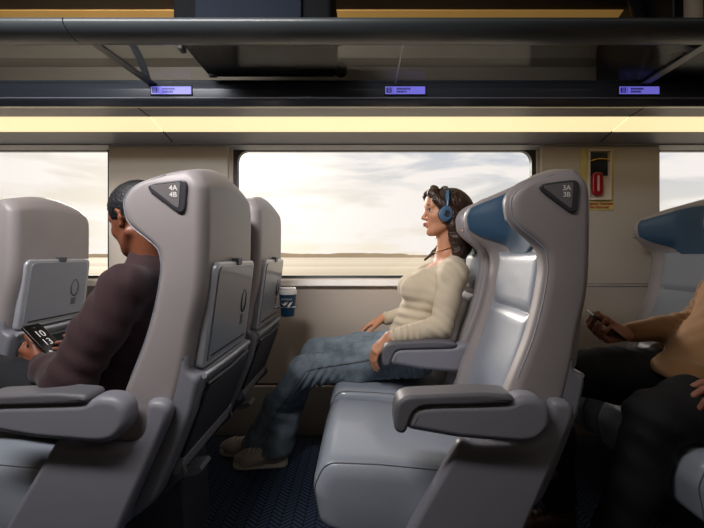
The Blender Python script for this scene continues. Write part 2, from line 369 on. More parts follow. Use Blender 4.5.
# window units: dark rubber gasket with rounded corners + pane
def window_unit(i, x0, x1, rc):
    e = bpy.data.objects.new('window_%d' % i, None); COL.objects.link(e); e.location = ((x0+x1)/2, YW, WB); struct(e)
    hx = (x1-x0)/2; h = WT-WB
    out = boxp(-hx, hx, 0, h); inn = round_poly(boxp(-hx+.022, hx-.022, .014, h-.006), rc, 8)
    # ring mesh by resampling both outlines on the same angles
    cx, cz = 0, h/2; K = 160; V = []; Fc = []
    def hit(poly, a):
        d = (math.cos(a), math.sin(a)); best = 1e9
        for j in range(len(poly)):
            p = poly[j-1]; q = poly[j]; ex, ez = q[0]-p[0], q[1]-p[1]; den = d[0]*ez-d[1]*ex
            if abs(den) < 1e-12: continue
            t = ((p[0]-cx)*ez-(p[1]-cz)*ex)/den; u = ((p[0]-cx)*d[1]-(p[1]-cz)*d[0])/den
            if t > 0 and -1e-6 <= u <= 1+1e-6: best = min(best, t)
        return cx+d[0]*best, cz+d[1]*best
    angs = sorted([2*math.pi*j/K for j in range(K)]+[math.atan2(sz*h/2, sx*hx) % (2*math.pi) for sx in (-1, 1) for sz in (-1, 1)]+[math.atan2(p[1]-cz, p[0]-cx) % (2*math.pi) for p in inn])
    K = len(angs)
    for a in angs:
        o_ = hit(out, a); n_ = hit(inn, a)
        V += [(o_[0], .012, o_[1]), (n_[0], .018, n_[1]), (n_[0], .05, n_[1]), (o_[0], .05, o_[1])]
    for j in range(K):
        a = 4*j; b = 4*((j+1) % K)
        for k in range(4): Fc.append((a+k, a+(k+1) % 4, b+(k+1) % 4, b+k))
    mesh_obj('window_frame', V, Fc, 'gasket', e, 30)
    box('window_pane', (-hx+.01, hx-.01), (.030, .034), (.008, h-.002), 'window_glass', e, 0)
    s = prism('window_sill', round_poly([(-.035, -.045), (.03, -.045), (.03, -.002), (.012, -.002), (-.022, -.010)], .006), -hx-.0, hx+.0, 'sill', e, 'x', 0)
    return e
window_unit(1, *wins[0], .012); window_unit(2, *wins[1], .075); window_unit(3, *wins[2], .012)
# pillar panels between the windows
n_tr = [0]
def trim(m, **k):
    n_tr[0] += 1; return 'trim_%d' % n_tr[0]
def pillar(x0, x1):
    struct(prism('trim_%d' % (n_tr.__setitem__(0, n_tr[0]+1) or n_tr[0]), boxp(x0, x1, .872, 1.675), YW-.022, YW+.01, 'pillar', None, 'y', .006))
pillar(-1.462, -.775); pillar(1.035, 1.716)
def prof_x(m, prof, x0=XL, x1=XR):
    n_tr[0] += 1
    return struct(bm_obj('trim_%d' % n_tr[0], prism_bm(prof, x0, x1, 'x'), m, None, 30, ()))
# wall rail line under the pillars and heater cover along the floor
prof_x('sill', round_poly([(YW-.012, .862), (YW+.01, .862), (YW+.01, .874), (YW-.012, .874)], .003), -1.47, -.753)
prof_x('sill', round_poly([(YW-.012, .862), (YW+.01, .862), (YW+.01, .874), (YW-.012, .874)], .003), 1.018, 1.724)
struct(bm_obj('baseboard_back', prism_bm(round_poly([(YW-.03, 0), (YW+.01, 0), (YW+.01, .285), (YW-.03, .285)], .008), XL, XR, 'x'), 'heater', None, 40, ()))
prof_x('black', [(YW-.006, .286), (YW+.01, .286), (YW+.01, .294), (YW-.006, .294)])
# cove above the windows: lower band, lit strip, upper band
prof_x('cove', [(2.275, 1.655), (2.245, 1.668), (2.235, 1.669), (2.235, 1.676), (2.22, 1.684), (2.12, 1.709), (2.12, 1.80), (2.34, 1.80), (2.34, 1.655)])
prof_x('cove', [(1.98, 1.742), (1.84, 1.751), (1.84, 1.80), (1.98, 1.80)])
seams = [XL, -1.078, 1.356, XR]
for i in range(3):
    lt = thing('ceiling_light', ['warm glowing strip light panel at the left, ending left of the middle window',
                                 'long warm glowing strip light panel above the middle window',
                                 'warm glowing strip light panel at the right, beyond the right-hand seam'][i], 'light',
               ((seams[i]+seams[i+1])/2, 2.05, 1.72), 'strip light panels above the windows')
    hx = (seams[i+1]-seams[i])/2
    bm_obj('diffuser', prism_bm([(.070, -.0105), (-.070, .021), (-.070, .034), (.070, .003)], -hx+.004, hx-.004, 'x'), 'strip_light', lt, 30, ())
    bm_obj('housing', prism_bm([(.070, .004), (-.070, .035), (-.070, .075), (.070, .075)], -hx+.0, hx-.0, 'x'), 'cove', lt, 30, ())
for x in seams[1:3]:     # joints of the cove panels
    n_tr[0] += 1
    struct(bm_obj('trim_%d' % n_tr[0], prism_bm([(2.22, 1.683), (2.12, 1.708), (2.12, 1.712), (2.22, 1.688)], x-.004, x+.004, 'x'), 'black', None, 0, ()))
    n_tr[0] += 1
    struct(bm_obj('trim_%d' % n_tr[0], prism_bm([(1.98, 1.741), (1.84, 1.7495), (1.84, 1.755), (1.98, 1.745)], x-.004, x+.004, 'x'), 'black', None, 0, ()))
# fascia that carries the seat displays
n_tr[0] += 1
fas = round_poly([(1.79, 1.845), (1.785, 1.80), (1.79, 1.752), (1.815, 1.731), (1.845, 1.735), (1.845, 1.80), (2.12, 1.80), (2.12, 1.845)], [.008, .01, .012, .012, .003, 0, 0, 0])
struct(bm_obj('trim_%d' % n_tr[0], prism_bm(fas, XL, XR, 'x'), 'fascia', None, 40, ()))
prof_x('plastic', round_poly([(1.784, 1.757), (1.79, 1.757), (1.79, 1.762), (1.784, 1.762)], .001))
# wall above the rack and the ceiling
prof_x('rack_wall', [(2.12, 1.80), (2.18, 1.84), (2.20, 2.10), (2.19, 2.105), (2.14, 2.12), (2.10, 2.17), (2.03, 2.185), (2.03, 2.26), (2.34, 2.26), (2.34, 1.80)])
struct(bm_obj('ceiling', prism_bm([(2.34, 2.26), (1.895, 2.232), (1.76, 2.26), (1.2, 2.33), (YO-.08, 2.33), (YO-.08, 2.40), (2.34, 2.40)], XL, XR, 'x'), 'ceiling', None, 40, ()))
struct(bm_obj('wall_front_upper', prism_bm(boxp(YO-.08, YO, 1.72, 2.33), XL, XR, 'x'), 'ceiling_far', None, 0, ())); bpy.data.objects['wall_front_upper'].name = 'trim_40'
gl = thing('ceiling_light', 'ceiling edge panel, golden light put in as a dim glow, over the luggage rack', 'light', (.25, 1.96, 2.21))
bm_obj('diffuser', prism_bm([(.065, -.022), (-.065, .018), (-.065, .045), (.065, .045)], XL-.2, 1.26, 'x'), 'gold_glow', gl, 30, ())  # golden light on the ceiling panel, put in as weak emission
al = thing('ceiling_light', 'long aisle ceiling light panel over the viewer', 'light', (.1, .22, 2.325))
box('diffuser', (-2.3, 2.3), (-.11, .11), (-.02, 0.004), 'aisle_light', al, .004)

# luggage rack
rk = thing('luggage_rack', 'overhead luggage rack with dark front rail and tinted glass shelf above the windows', 'luggage rack', (0, 1.43, 1.83))
th = [2*math.pi*i/28 for i in range(28)]
rail = [(-.05+.055*math.cos(a)*1.0, .0+.026*math.sin(a)-(.18*.055*math.cos(a))) for a in th]
bm = bmesh.new(); prism_bm(rail, XL, -1.02, 'x', bm=bm); prism_bm(rail, -1.016, XR, 'x', bm=bm)
bm_obj('front_rail', bm, 'rail', rk, 50, ())
box('glass_shelf', (XL+.01, XR-.01), (.0, .352), (-.004, .004), 'shelf_glass', rk, 0)
box('shelf_joint', (.150, .156), (.0, .352), (-.0055, -.0042), 'plastic_light', rk, 0)
for bx in (-.95, 1.30):
    prism('bracket', [(bx-.055, .0), (bx-.10+.08, .0), (bx+.012, .36), (bx-.028, .36)] if bx < 0 else [(bx-.04, 0), (bx, 0), (bx+.01, .36), (bx-.03, .36)], -.012, -.0045, 'rail', rk, 'z', .002)
    pts = [(bx+.03+.012*math.sin(i/8*1.5), .02+.62*i/8*1.0, .012+.30*(i/8)**2.2) for i in range(9)]
    V, Fc = tube_data([(bx-.05, .18, .17), (bx-.045, .23, .14), (bx-.035, .29, .09), (bx-.03, .33, .04), (bx-.03, .35, .01)], [.018]*5, 8, flat=.6)
    mesh_obj('bracket_arm', V, Fc, 'rail', rk, 50)
box('end_panel', (1.27, 2.4), (.16, .70), (.012, .42), 'dark_panel', rk, .02)
V, Fc = tube_data([(1.24, .02, .012), (1.24, .16, .06), (1.25, .30, .20), (1.25, .36, .40)], [.03]*4, 8); mesh_obj('end_brace', V, Fc, 'dark_panel', rk, 50)
lathe('support_post', [(.030, .02), (.030, .47)], (1.30, .10, 0), 'sign_frame', rk)
# suitcase lying on the glass
sc = thing('suitcase', 'black soft suitcase lying on the glass shelf of the luggage rack', 'suitcase', (-.41, 1.60, 1.8345))
prism('body', round_poly(boxp(-.29, .30, .012, .30), .03), -.165, .18, 'suitcase', sc, 'y', .02, 4)
prism('front_pocket', round_poly(boxp(-.20, .19, .05, .25), .03), -.180, -.160, 'suitcase_trim', sc, 'y', .006)
prism('bottom_panel', round_poly(boxp(-.14, .13, -.12, .13), .02), .006, .013, 'suitcase_trim', sc, 'z', .002)
for yy in (-.12, .14):
    lathe('wheel', [(.006, -.016), (.028, -.016), (.03, 0), (.028, .016), (.006, .016)], (.315, yy, .032), 'black', sc, 20, 'y')
tube('handle', [(-.08, -.165, .16), (-.075, -.20, .16), (.075, -.20, .16), (.08, -.165, .16)], .009, 'black', sc)
for x_ in (-.292, ):
    box('foot', (x_-.008, x_+.01), (-.10, -.06), (.0, .05), 'black', sc, .003)
for yy in (-.12, .14): box('base_stud', (-.27, -.24), (yy-.01, yy+.01), (0.0, .014), 'black', sc, .002)

# seat displays on the fascia
def display(X, row, label):
    d = thing('seat_display', label, 'display', (X, 1.784, 1.792), 'seat displays on the rack fascia')
    box('housing', (-.096, .096), (-.003, .006), (-.022, .022), 'dark_panel', d, .002)
    box('screen', (-.091, .091), (-.0045, -.002), (-.017, .017), 'screen_blue', d, .0)
    bm = bmesh.new(); prism_bm(boxp(-.086, -.062, -.012, .012), -.0052, -.0045, bm=bm)
    prism_bm(boxp(-.0565, -.0545, -.013, .013), -.0052, -.0045, bm=bm)
    for zz, ln in ((.0065, .058), (-.0065, .044)):
        x = -.040
        while x < -.040+ln:
            wd = random.uniform(.003, .007); prism_bm(boxp(x, x+wd, zz-.0045, zz+.0045), -.0052, -.0045, bm=bm); x += wd+.0016
    bm_obj('lettering', bm, 'screen_ink', d, 0, ())
    text('row_text', row, .0125, (-.074, -.0056, 0), (1, 0, 0), (0, 0, 1), 'screen_blue', d, .0003)
display((172-VX)/218, '4A\n4B', 'small blue-violet display on the dark fascia, left of the three')
display((405-VX)/218, '3A\n3B', 'small blue-violet display on the dark fascia above the middle window')
display((638-VX)/218, '2A\n2B', 'small blue-violet display on the dark fascia, right of the three')

# emergency hammer box on the right pillar
hx0 = (599-VX)/390*2.245; hz0 = EYE+(255-178)/390*2.245
em = thing('emergency_hammer_box', 'yellow-edged wall box with red emergency hammer handle on the right pillar', 'emergency box', (hx0, YW-.022, hz0))
prism('backing', round_poly(boxp(-.105, .085, -.185, .17), .012), -.004, .001, 'sign_yellow', em, 'y', .002)
bm = bmesh.new()
for q in (boxp(-.070, .065, .150, .163), boxp(-.070, .065, -.130, -.117), boxp(-.070, -.058, -.117, .15), boxp(.053, .065, -.117, .15)): prism_bm(q, -.020, -.003, bev=.003, bm=bm)
bm_obj('frame', bm, 'sign_frame', em)
box('inner_panel', (-.058, .053), (-.006, -.003), (-.117, .15), 'sign_frame', em, 0)
box('dark_cover', (-.056, .046), (-.012, -.006), (.012, .148), 'sign_dark', em, .003)
prism('hammer_handle', round_poly(boxp(-.050, .012, -.105, .03), .028), -.03, -.006, 'red', em, 'y', .009)
prism('handle_highlight', round_poly(boxp(-.025, -.013, -.08, .01), .004), -.032, -.029, 'pink', em, 'y', .001)
tube('hose', [(-.055, -.014, .095), (-.02, -.018, .105), (.015, -.018, .107), (.046, -.014, .102)], .006, 'gold', em)
text('lettering', 'Emergency Hammer\nGlass Removal', .0215, (-.008, -.0048, -.158), (1, 0, 0), (0, 0, 1), 'red_ink', em, .0004, bold=.0006)

# outside
g = mesh_obj('shore_ground', [(-3000, 4, -2.2), (3000, 4, -2.2), (3000, 3500, -2.2), (-3000, 3500, -2.2)], [(0, 1, 2, 3)], 'shore', None, 0); g['kind'] = 'structure'
V = []; Fc = []; K = 260
for i in range(K):
    x = -900+1900*i/(K-1); h = 1.2+2.2*abs(math.sin(i*.11))*abs(math.sin(i*.041+.4))+1.4*random.random()*(1 if x < 100 else .4)
    h *= 1.0 if x < 60 else .25
    V += [(x, 500, -2.3), (x, 500, -2.2+h+2.4), (x, 530, -2.2+h+2.6), (x, 545, -2.3)]
for i in range(K-1):
    for k in range(3): Fc.append((4*i+k, 4*i+k+1, 4*i+5+k, 4*i+4+k))
tag(mesh_obj('far_treeline', V, Fc, 'treeline', None, 60), 'low hazy line of trees along the far shore outside the window', 'trees', kind='stuff')

# ------------------------------------------------------------------ seats
def interp(tab, z):
    zs = [a for a, b in tab]; xs = [b for a, b in tab]
    # smooth (monotone) interpolation through the table
    i = int(np.clip(np.searchsorted(zs, z)-1, 0, len(zs)-2)); t = np.clip((z-zs[i])/(zs[i+1]-zs[i]), 0, 1)
    def m(j):
        if j <= 0: return (xs[1]-xs[0])/(zs[1]-zs[0])
        if j >= len(zs)-1: return (xs[-1]-xs[-2])/(zs[-1]-zs[-2])
        a = (xs[j]-xs[j-1])/(zs[j]-zs[j-1]); b = (xs[j+1]-xs[j])/(zs[j+1]-zs[j])
        return 0 if a*b <= 0 else 2*a*b/(a+b)
    h = zs[i+1]-zs[i]; t2 = t*t; t3 = t2*t
    return (2*t3-3*t2+1)*xs[i]+(t3-2*t2+t)*h*m(i)+(-2*t3+3*t2)*xs[i+1]+(t3-t2)*h*m(i+1)
TF = [(.42, .345), (.50, .36), (.60, .385), (.66, .407), (.83, .472), (.95, .500), (1.01, .507), (1.05, .500), (1.087, .462), (1.114, .426), (1.145, .405), (1.185, .399), (1.215, .414), (1.235, .440), (1.252, .485), (1.264, .522), (1.272, .560), (1.276, .582)]
TR = [(.42, .49), (.50, .525), (.60, .555), (.67, .577), (.83, .607), (1.026, .626), (1.18, .628), (1.22, .626), (1.25, .619), (1.268, .608), (1.276, .596)]
TC = [(.42, .39), (.50, .405), (.66, .44), (.83, .497), (.95, .522), (1.06, .535), (1.12, .535), (1.20, .530), (1.24, .540), (1.262, .560), (1.272, .576), (1.276, .590)]
SW = .50
def sstep(a, b, x): t = np.clip((x-a)/(b-a), 0, 1); return t*t*(3-2*t)
def front(t, z):
    e = min(t, SW-t); f = interp(TF, z); c = max(interp(TC, z), f)
    hw = sstep(1.03, 1.12, z)
    b = 1-sstep(.055-.03*hw, .10+.09*hw, e)
    x = c+(f-c)*b
    r = .030+.008*hw
    if e < r: x = x+min(r, .48*(interp(TR, z)-x))*(1-math.sqrt(max(0, 1-(1-e/r)**2)))
    return x
def rear(t, z):
    e = min(t, SW-t); x = interp(TR, z)+.012*sstep(.80, .95, z)*(1-sstep(1.22, 1.27, z)); r = .042 if t < SW/2 else .075
    if e < r: x -= min(r*.8, .5*max(0, x-interp(TF, z)))*(1-math.sqrt(max(0, 1-(1-e/r)**2)))
    return x
def crown(t, z): return .036*math.sin(math.pi*min(max(t/SW, 0), 1))**.9*float(sstep(1.12, 1.27, z))
def backrest(parent, m='leather'):
    zs = list(np.linspace(.42, 1.20, 40))+list(1.276-.076*(1-np.sin(np.linspace(.05, math.pi/2, 18))))
    ts = [SW*(.5-.5*math.cos(math.pi*i/44)) for i in range(45)]
    V = []; Fc = []; K = 90
    for z in zs:
        q = max(0, (z-1.226)/.05); qf = max(0, (z-1.186)/.09)
        in_n = .020*(1-math.sqrt(max(0, 1-min(q, 1)**2))); in_f = .075*(1-math.sqrt(max(0, 1-min(qf, 1)**2)))
        ring = [(front(t, z), t) for t in ts]+[(rear(t, z), t) for t in reversed(ts)]
        mid = .601
        for x, t in ring:
            V.append((x, in_n+t*(SW-in_n-in_f)/SW, z+crown(t, z)))
    for i in range(len(zs)-1):
        for j in range(K): Fc.append((i*K+j, i*K+(j+1) % K, (i+1)*K+(j+1) % K, (i+1)*K+j))
    for b in (0, (len(zs)-1)*K):      # close ends with quad strips between front and rear
        for j in range(44): Fc.append((b+j, b+j+1, b+K-2-j, b+K-1-j))
    return mesh_obj('backrest', V, Fc, m, parent, 70)
def patch(name, fn_z0, fn_z1, t0, t1, thick, m, parent, nu=44, nv=40, crease=None, rad=.03):
    V = []; Fc = []
    for i in range(nu+1):
        u = i/nu; t = t0+(t1-t0)*u; a = fn_z0(u); b = fn_z1(u)
        for j in range(nv+1):
            v = j/nv; z = a+(b-a)*v
            de = min(t-t0, t1-t, z-a, b-z); k = math.sqrt(max(0, 1-(1-min(de/rad, 1))**2))
            h = thick*k
            if crease: h -= sum(c[1]*math.exp(-((z-c[0])/c[2])**2) for c in crease)*k
            V.append((front(t, z)-h, t, z+crown(t, z)))
    n1 = len(V)
    for i in range(nu+1):
        u = i/nu; t = t0+(t1-t0)*u; a = fn_z0(u); b = fn_z1(u)
        for j in range(nv+1): z = a+(b-a)*j/nv; V.append((front(t, z)+.012, t, z+crown(t, z)))
    S = nv+1
    for i in range(nu):
        for j in range(nv):
            q = (i*S+j, (i+1)*S+j, (i+1)*S+j+1, i*S+j+1); Fc.append(q); Fc.append(tuple(n1+k for k in q)[::-1])
    for i in range(nu):
        for j in (0, nv): Fc.append((i*S+j, (i+1)*S+j, n1+(i+1)*S+j, n1+i*S+j))
    for j in range(nv):
        for i in (0, nu): Fc.append((i*S+j, i*S+j+1, n1+i*S+j+1, n1+i*S+j))
    return mesh_obj(name, V, Fc, m, parent, 60)
def cushion(parent):
    # block lofted along t with side profile (s,z); crowned top, waterfall front
    prof = round_poly([(-.120, .285), (-.140, .40), (-.110, .470), (.05, .464), (.28, .442), (.44, .432), (.46, .33), (.40, .275), (-.05, .268)],
                      [.05, .07, .07, .1, .2, .02, .05, .04, .06], 8)
    P = np.array(prof); c = np.array([.15, .375]); K = len(P); V = []; Fc = []
    seq = [(.0, .050), (.002, .034), (.007, .020), (.016, .009), (.030, .002), (.05, 0)]
    ts = [(a, i) for a, i in seq]+[(a, -1) for a in np.linspace(.09, SW-.09, 9)]+[(SW-a, i) for a, i in reversed(seq)]
    for t, ins in ts:
        i = max(ins, 0); u = t/SW
        for p in P:
            top = sstep(.36, .46, p[1])
            x = p[0]+i*.8*(1-sstep(-.14, .06, p[0]))-i*.5*sstep(.34, .46, p[0]); z = p[1]-i*sstep(.34, .44, p[1])+i*.3*(1-sstep(.27, .36, p[1]))
            z += top*(.012*math.sin(math.pi*u) - .014*math.exp(-((p[0]-.16)/.13)**2)*math.sin(math.pi*u)**2)
            V.append((x, t, z))
    n = len(ts)
    for i in range(n-1):
        for j in range(K): Fc.append((i*K+j, i*K+(j+1) % K, (i+1)*K+(j+1) % K, (i+1)*K+j))
    Fc.append(tuple(range(K))); Fc.append(tuple((n-1)*K+j for j in range(K)))
    cu = mesh_obj('seat_cushion', V, Fc, 'leather_lit', parent, 60)
    for ri in (3, n-4):
        pth = [V[ri*K+j] for j in range(K) if P[j][1] > .30 and P[j][0] < .44 and (P[j][0] < -.02 or P[j][1] > .40)]
        tube('piping', [(p[0]-(.001 if p[0] < -.05 else 0), p[1], p[2]+.0005) for p in pth],   .0018, 'leather_dark', cu, 6)
    return cu
def armrest(parent, t0, t1):
    body = round_poly([(.108, .600), (.12, .655), (.16, .664), (.38, .668), (.385, .676), (.40, .684), (.445, .683), (.476, .66), (.480, .61), (.445, .568), (.40, .564), (.246, .576)],
                      [.01, .02, .02, .004, .004, .01, .03, .03, .04, .04, .05, .1])
    a = soft_prism('armrest', body, t0, t1, 'plastic', parent, .020)
    pad = round_poly([(.110, .588), (.080, .596), (.082, .686), (.30, .695), (.380, .690), (.386, .668), (.30, .664), (.135, .660), (.118, .620)],
                     [.008, .012, .075, .2, .012, .006, .1, .03, .03], 9)
    soft_prism('armrest_pad', pad, t0-.005, t1+.005, 'leather_dark', a, .010)
    return a
def side_panel(parent, t0, t1):
    P = round_poly([(.499, .656), (.545, .655), (.566, .635), (.557, .600), (.509, .489), (.435, .32), (.375, .16), (.30, .12), (.09, .12), (.05, .15), (.127, .32), (.261, .552), (.30, .534), (.455, .533), (.495, .565)],
                   [.012, .03, .03, .05, .1, .1, .03, .02, .02, .02, .1, .014, .02, .04, .04], 8)
    return soft_prism('side_panel', P, t0, t1, 'plastic', parent, .018)
def rear_pt(z): return interp(TR, z)
def slab_on_rear(name, outline, thick, off, m, parent, z_lo, z_hi, bev=.006):
    """outline (t,z) extruded outwards from the reclined rear face"""
    x0 = rear_pt(z_lo)+off; x1 = rear_pt(z_hi)+off; sl = (x1-x0)/(z_hi-z_lo)
    b = prism_bm(outline, 0, thick, 'x', bev, 4)
    for v in b.verts: v.co.x += x0+sl*(v.co.z-z_lo)
    bmesh.ops.recalc_face_normals(b, faces=b.faces)
    return bm_obj(name, b, m, parent)
def seat(kind, X, y0, label, text_row=None, aisle=True):
    s = thing('train_seat', label, 'seat', (X, y0, 0), 'grey leather train seats')
    backrest(s)
    wz = list(np.linspace(.70, 1.262, 50))
    tube('edge_piping', [(front(.010, z)-.0005, .008, z) for z in wz], .0012, 'leather_lit', s, 6)
    patch('back_cushion', lambda u: .47, lambda u: 1.052, .085, SW-.085, .016, 'leather_lit', s, crease=[(.865, .016, .012)])
    hp = lambda u: 1.034+.088*float(np.clip((math.sqrt((u-.5)**2+.002)-.14)/.36, 0, 1))+.016*(1-sstep(0, .1, u)+sstep(.9, 1, u))
    patch('headrest', hp, lambda u: 1.244-.020*(1-sstep(0, .15, u))-.028*sstep(.72, 1, u), .050, SW-.050, .007, 'head_blue', s, rad=.012)
    # strap button on the far wing
    lathe('wing_clip', [(.002, -.003), (.008, -.003), (.009, 0), (.008, .003), (.002, .003)], (.398, SW-.035, 1.135), 'chrome', s, 16, 'x')
    cushion(s)
    # lower shell behind the backrest
    sh = round_poly([(.470, .63), (.560, .765), (.590, .772), (.588, .712), (.622, .704), (.600, .60), (.545, .46), (.50, .36), (.44, .31), (.30, .29), (.30, .40), (.40, .50)],
                    [.01, .006, .006, .01, .02, .05, .05, .05, .05, .02, .02, .05])
    shell = soft_prism('back_shell', sh, .004, SW-.004, 'plastic_shell', s, .016)
    # tray table
    o = round_poly([(.045, .712), (.455, .712), (.448, 1.02), (.052, 1.02)], [.02, .02, .035, .035])
    tr = slab_on_rear('tray_table', o, .028, .000, 'silver', s, .712, 1.02, .008)
    o2 = round_poly([(.068, .726), (.432, .726), (.425, 1.006), (.075, 1.006)], [.012, .012, .03, .03])
    slab_on_rear('tray_face', o2, .006, .0255, 'tray', tr, .712, 1.02, .003)
    slab_on_rear('tray_slot', round_poly(boxp(.09, .41, .738, .745), .003), .003, .030, 'black', tr, .712, 1.02, .0005)
    slab_on_rear('tray_latch', round_poly([(.230, 1.006), (.272, 1.006), (.276, 1.030), (.226, 1.030)], .006), .030, .003, 'plastic_dark', tr, .712, 1.02, .004)
    cpx = rear_pt(.712)+.0285+(rear_pt(1.02)-rear_pt(.712))/.308*(.875-.712)
    ring = [(cpx+.003+.11*.028*math.sin(a), .350+.024*math.cos(a), .875+.040*math.sin(a)) for a in np.linspace(0, 2*math.pi, 28)[:-1]]
    tube('cup_ring', ring, .0035, 'plastic_dark', tr, 8, True)
    slab_on_rear('ring_plate', round_poly(boxp(.335, .365, .79, .825), .004), .002, .0305, 'plastic_dark', tr, .712, 1.02, .0005)
    # ledge tube, pocket, footrest bar
    tube('ledge', [(.622, .035, .698), (.625, SW/2, .697), (.622, SW-.035, .698)], .0085, 'silver', shell, 12)
    pb = prism_bm(round_poly(boxp(.055, SW-.055, .42, .655), [.06, .06, .03, .03]), 0, .012, 'x', .004, 3)
    for v in pb.verts: v.co.x += .5955+(v.co.z-.60)*.36
    bm_obj('seat_pocket', pb, 'pocket', shell)
    pv = [(.624, .055, .668), (.624, SW/2, .662), (.624, SW-.055, .668)]
    tube('pocket_rim', pv, .006, 'plastic_dark', shell, 8)
    fb = prism_bm(round_poly([(.535, .447), (.558, .458), (.548, .412), (.525, .405)], .006), .05, SW-.03, 'y', .004)
    fr = bm_obj('footrest_bar', fb, 'plastic', s)
    for tt in (.06, SW-.045): prism('footrest_arm', round_poly([(.42, .33), (.45, .30), (.565, .41), (.55, .445)], .01), tt-.008, tt+.008, 'plastic_dark', fr, 'y', .003)
    if aisle:
        side_panel(s, -.045, .002); armrest(s, -.092, -.022)
        prism('pedestal', round_poly([(.12, 0), (.466, 0), (.440, .33), (.16, .33)], [.01, .01, .03, .03]), .28, .495, 'plastic_dark', s, 'y', .01)
        pd = prism('foot_pedal', round_poly([(.465, .290), (.515, .300), (.535, .315), (.525, .328), (.475, .320)], .006), .24, .32, 'plastic', s, 'y', .005)
        box('pedal_arm', (.38, .48), (.27, .29), (.298, .312), 'plastic_dark', pd, .003)
    else:
        armrest(s, -.070, -.006)
        prism('side_panel', round_poly([(.36, .40), (.47, .40), (.50, .60), (.44, .66), (.40, .60)], .02), -.055, -.005, 'plastic', s, 'y', .008)
        pd = prism('foot_pedal', round_poly([(.465, .290), (.515, .300), (.535, .315), (.525, .328), (.475, .320)], .006), .24, .32, 'plastic', s, 'y', .005)
    if text_row:
        q = thing_child = None
        rim = round_poly([(.466, 1.232), (.595, 1.248), (.586, 1.142)], [.018, .020, .020], 6)
        pq = prism('seat_number_plate', rim, -.008, .004, 'plaque_rim', s, 'y', .004)
        inn = round_poly([(.488, 1.228), (.576, 1.239), (.571, 1.164)], [.006, .006, .006], 4)
        prism('number_face', inn, -.0095, -.006, 'plaque_face', pq, 'y', .001)
        text('number_text', text_row, .0195, (.5565, -.0102, 1.2130), (1, 0, 0), (0, 0, 1), 'white_ink', pq, .0004, bold=.0002)
    return s
def copy_tree(o, parent=None):
    c = o.copy(); COL.objects.link(c); c.parent = parent
    for ch in o.children: copy_tree(ch, c)
    return c
YA, YB = 1.07, 1.64
a3 = seat('aisle', 0, YA, 'large grey aisle seat in the middle, plate 3A 3B, empty, blue headrest facing left', '3A\n3B')
a4 = seat('aisle', -1.07, YA, 'grey aisle seat at left, plate 4A 4B, seen from behind with tray table', '4A\n4B')
w3 = seat('window', 0, YB, 'grey window seat in which the woman in the cream top sits', None, False)
def wcopy(X, lab):
    c = copy_tree(w3); c.location = (X, YB, 0); c['label'] = lab; return c
w4 = wcopy(-1.07, 'grey window seat seen from behind, with the coffee cup at its tray')
w5 = wcopy(-2.105, 'grey window seat seen from behind at the left picture edge, tray folded up')
w2 = wcopy(1.07, 'empty grey window seat at right with dark blue headrest, beside the man')
a2 = copy_tree(a4); a2.location = (1.07, YA, 0); a2['label'] = 'grey aisle seat at the right edge that the man in the tan sweater sits on'
for ch in list(a2.children):
    if ch.name.startswith('seat_number_plate'):
        for c2 in list(ch.children): bpy.data.objects.remove(c2)
        bpy.data.objects.remove(ch)

# cup in its fold-out holder on the window seat
cx, cy, cz = -.372, 1.955, EYE+(255-316)/390*1.955
cup = thing('coffee_cup', 'blue paper coffee cup with white lid in the holder of the tray table', 'cup', (cx, cy, cz))
lathe('cup_body', [(.0, .0), (.031, 0), (.033, .004), (.042, .108), (.0425, .114), (.0, .114)], (0, 0, 0), 'cup_blue', cup, 36)
lathe('lid', [(.0, .110), (.045, .110), (.046, .116), (.0445, .128), (.041, .130), (.040, .140), (.037, .143), (.034, .140), (.0, .138)], (0, 0, 0), 'cup_white', cup, 36)
def on_cup(poly, m, name, off=.0008):
    """thin emblem wrapped on the side of the cup; poly (angle-metres, height)"""
    V = []; Fc = []
    for (a, h) in poly:
        r = .033+(.042-.033)*(h-.004)/.104+off; t = -math.pi/2+a/.038; V.append((r*math.cos(t), r*math.sin(t), h))
    c = np.mean(np.array(V), axis=0); rr = math.hypot(c[0], c[1]); hh = c[2]; r = .033+.009*(hh-.004)/.104+off
    V.append((c[0]/rr*r, c[1]/rr*r, hh)); n = len(poly)
    for i in range(n): Fc.append((i, (i+1) % n, n))
    return mesh_obj(name, V, Fc, m, cup, 0)
on_cup([(-.030, .070), (-.012, .0745), (.008, .0755), (.032, .076), (.032, .073), (.010, .072), (-.010, .070), (-.026, .066)], 'cup_white', 'emblem_swoosh')
on_cup([(-.026, .066), (-.014, .056), (-.004, .060), (.006, .070), (-.006, .070)], 'cup_white', 'emblem_track')
on_cup([(-.016, .058), (-.010, .054), (.004, .064), (.008, .070), (.002, .068)], 'cup_gold', 'emblem_gold')
on_cup([(-.004, .044), (.010, .042), (.022, .060), (.030, .072), (.018, .072), (.008, .058)], 'cup_white', 'emblem_rail')
tm = text('cup_lettering', 'AMTRAK', .0155, (0, 0, 0), (1, 0, 0), (0, 0, 1), 'cup_white', cup, .0002)
for v in tm.data.vertices:
    x, z = v.co.x, v.co.z+.0865; r = .033+.009*(z-.004)/.104+.0009; t = -math.pi/2+x/.040; v.co = (r*math.cos(t), r*math.sin(t), z)
ch = tube('cup_holder', [(.0395*math.cos(a)+cx+1.07, .0395*math.sin(a)+cy-YB, cz+.047) for a in np.linspace(0, 2*math.pi, 28)[:-1]], .003, 'chrome', w4, 8, True)
tube('holder_arm', [(.640, cy-YB-.05, cz+.045), (cx+1.07-.038, cy-YB-.02, cz+.047)], .0045, 'chrome', ch, 8)
tube('holder_arm', [(.640, cy-YB+.05, cz+.045), (cx+1.07-.038, cy-YB+.02, cz+.047)], .0045, 'chrome', ch, 8)
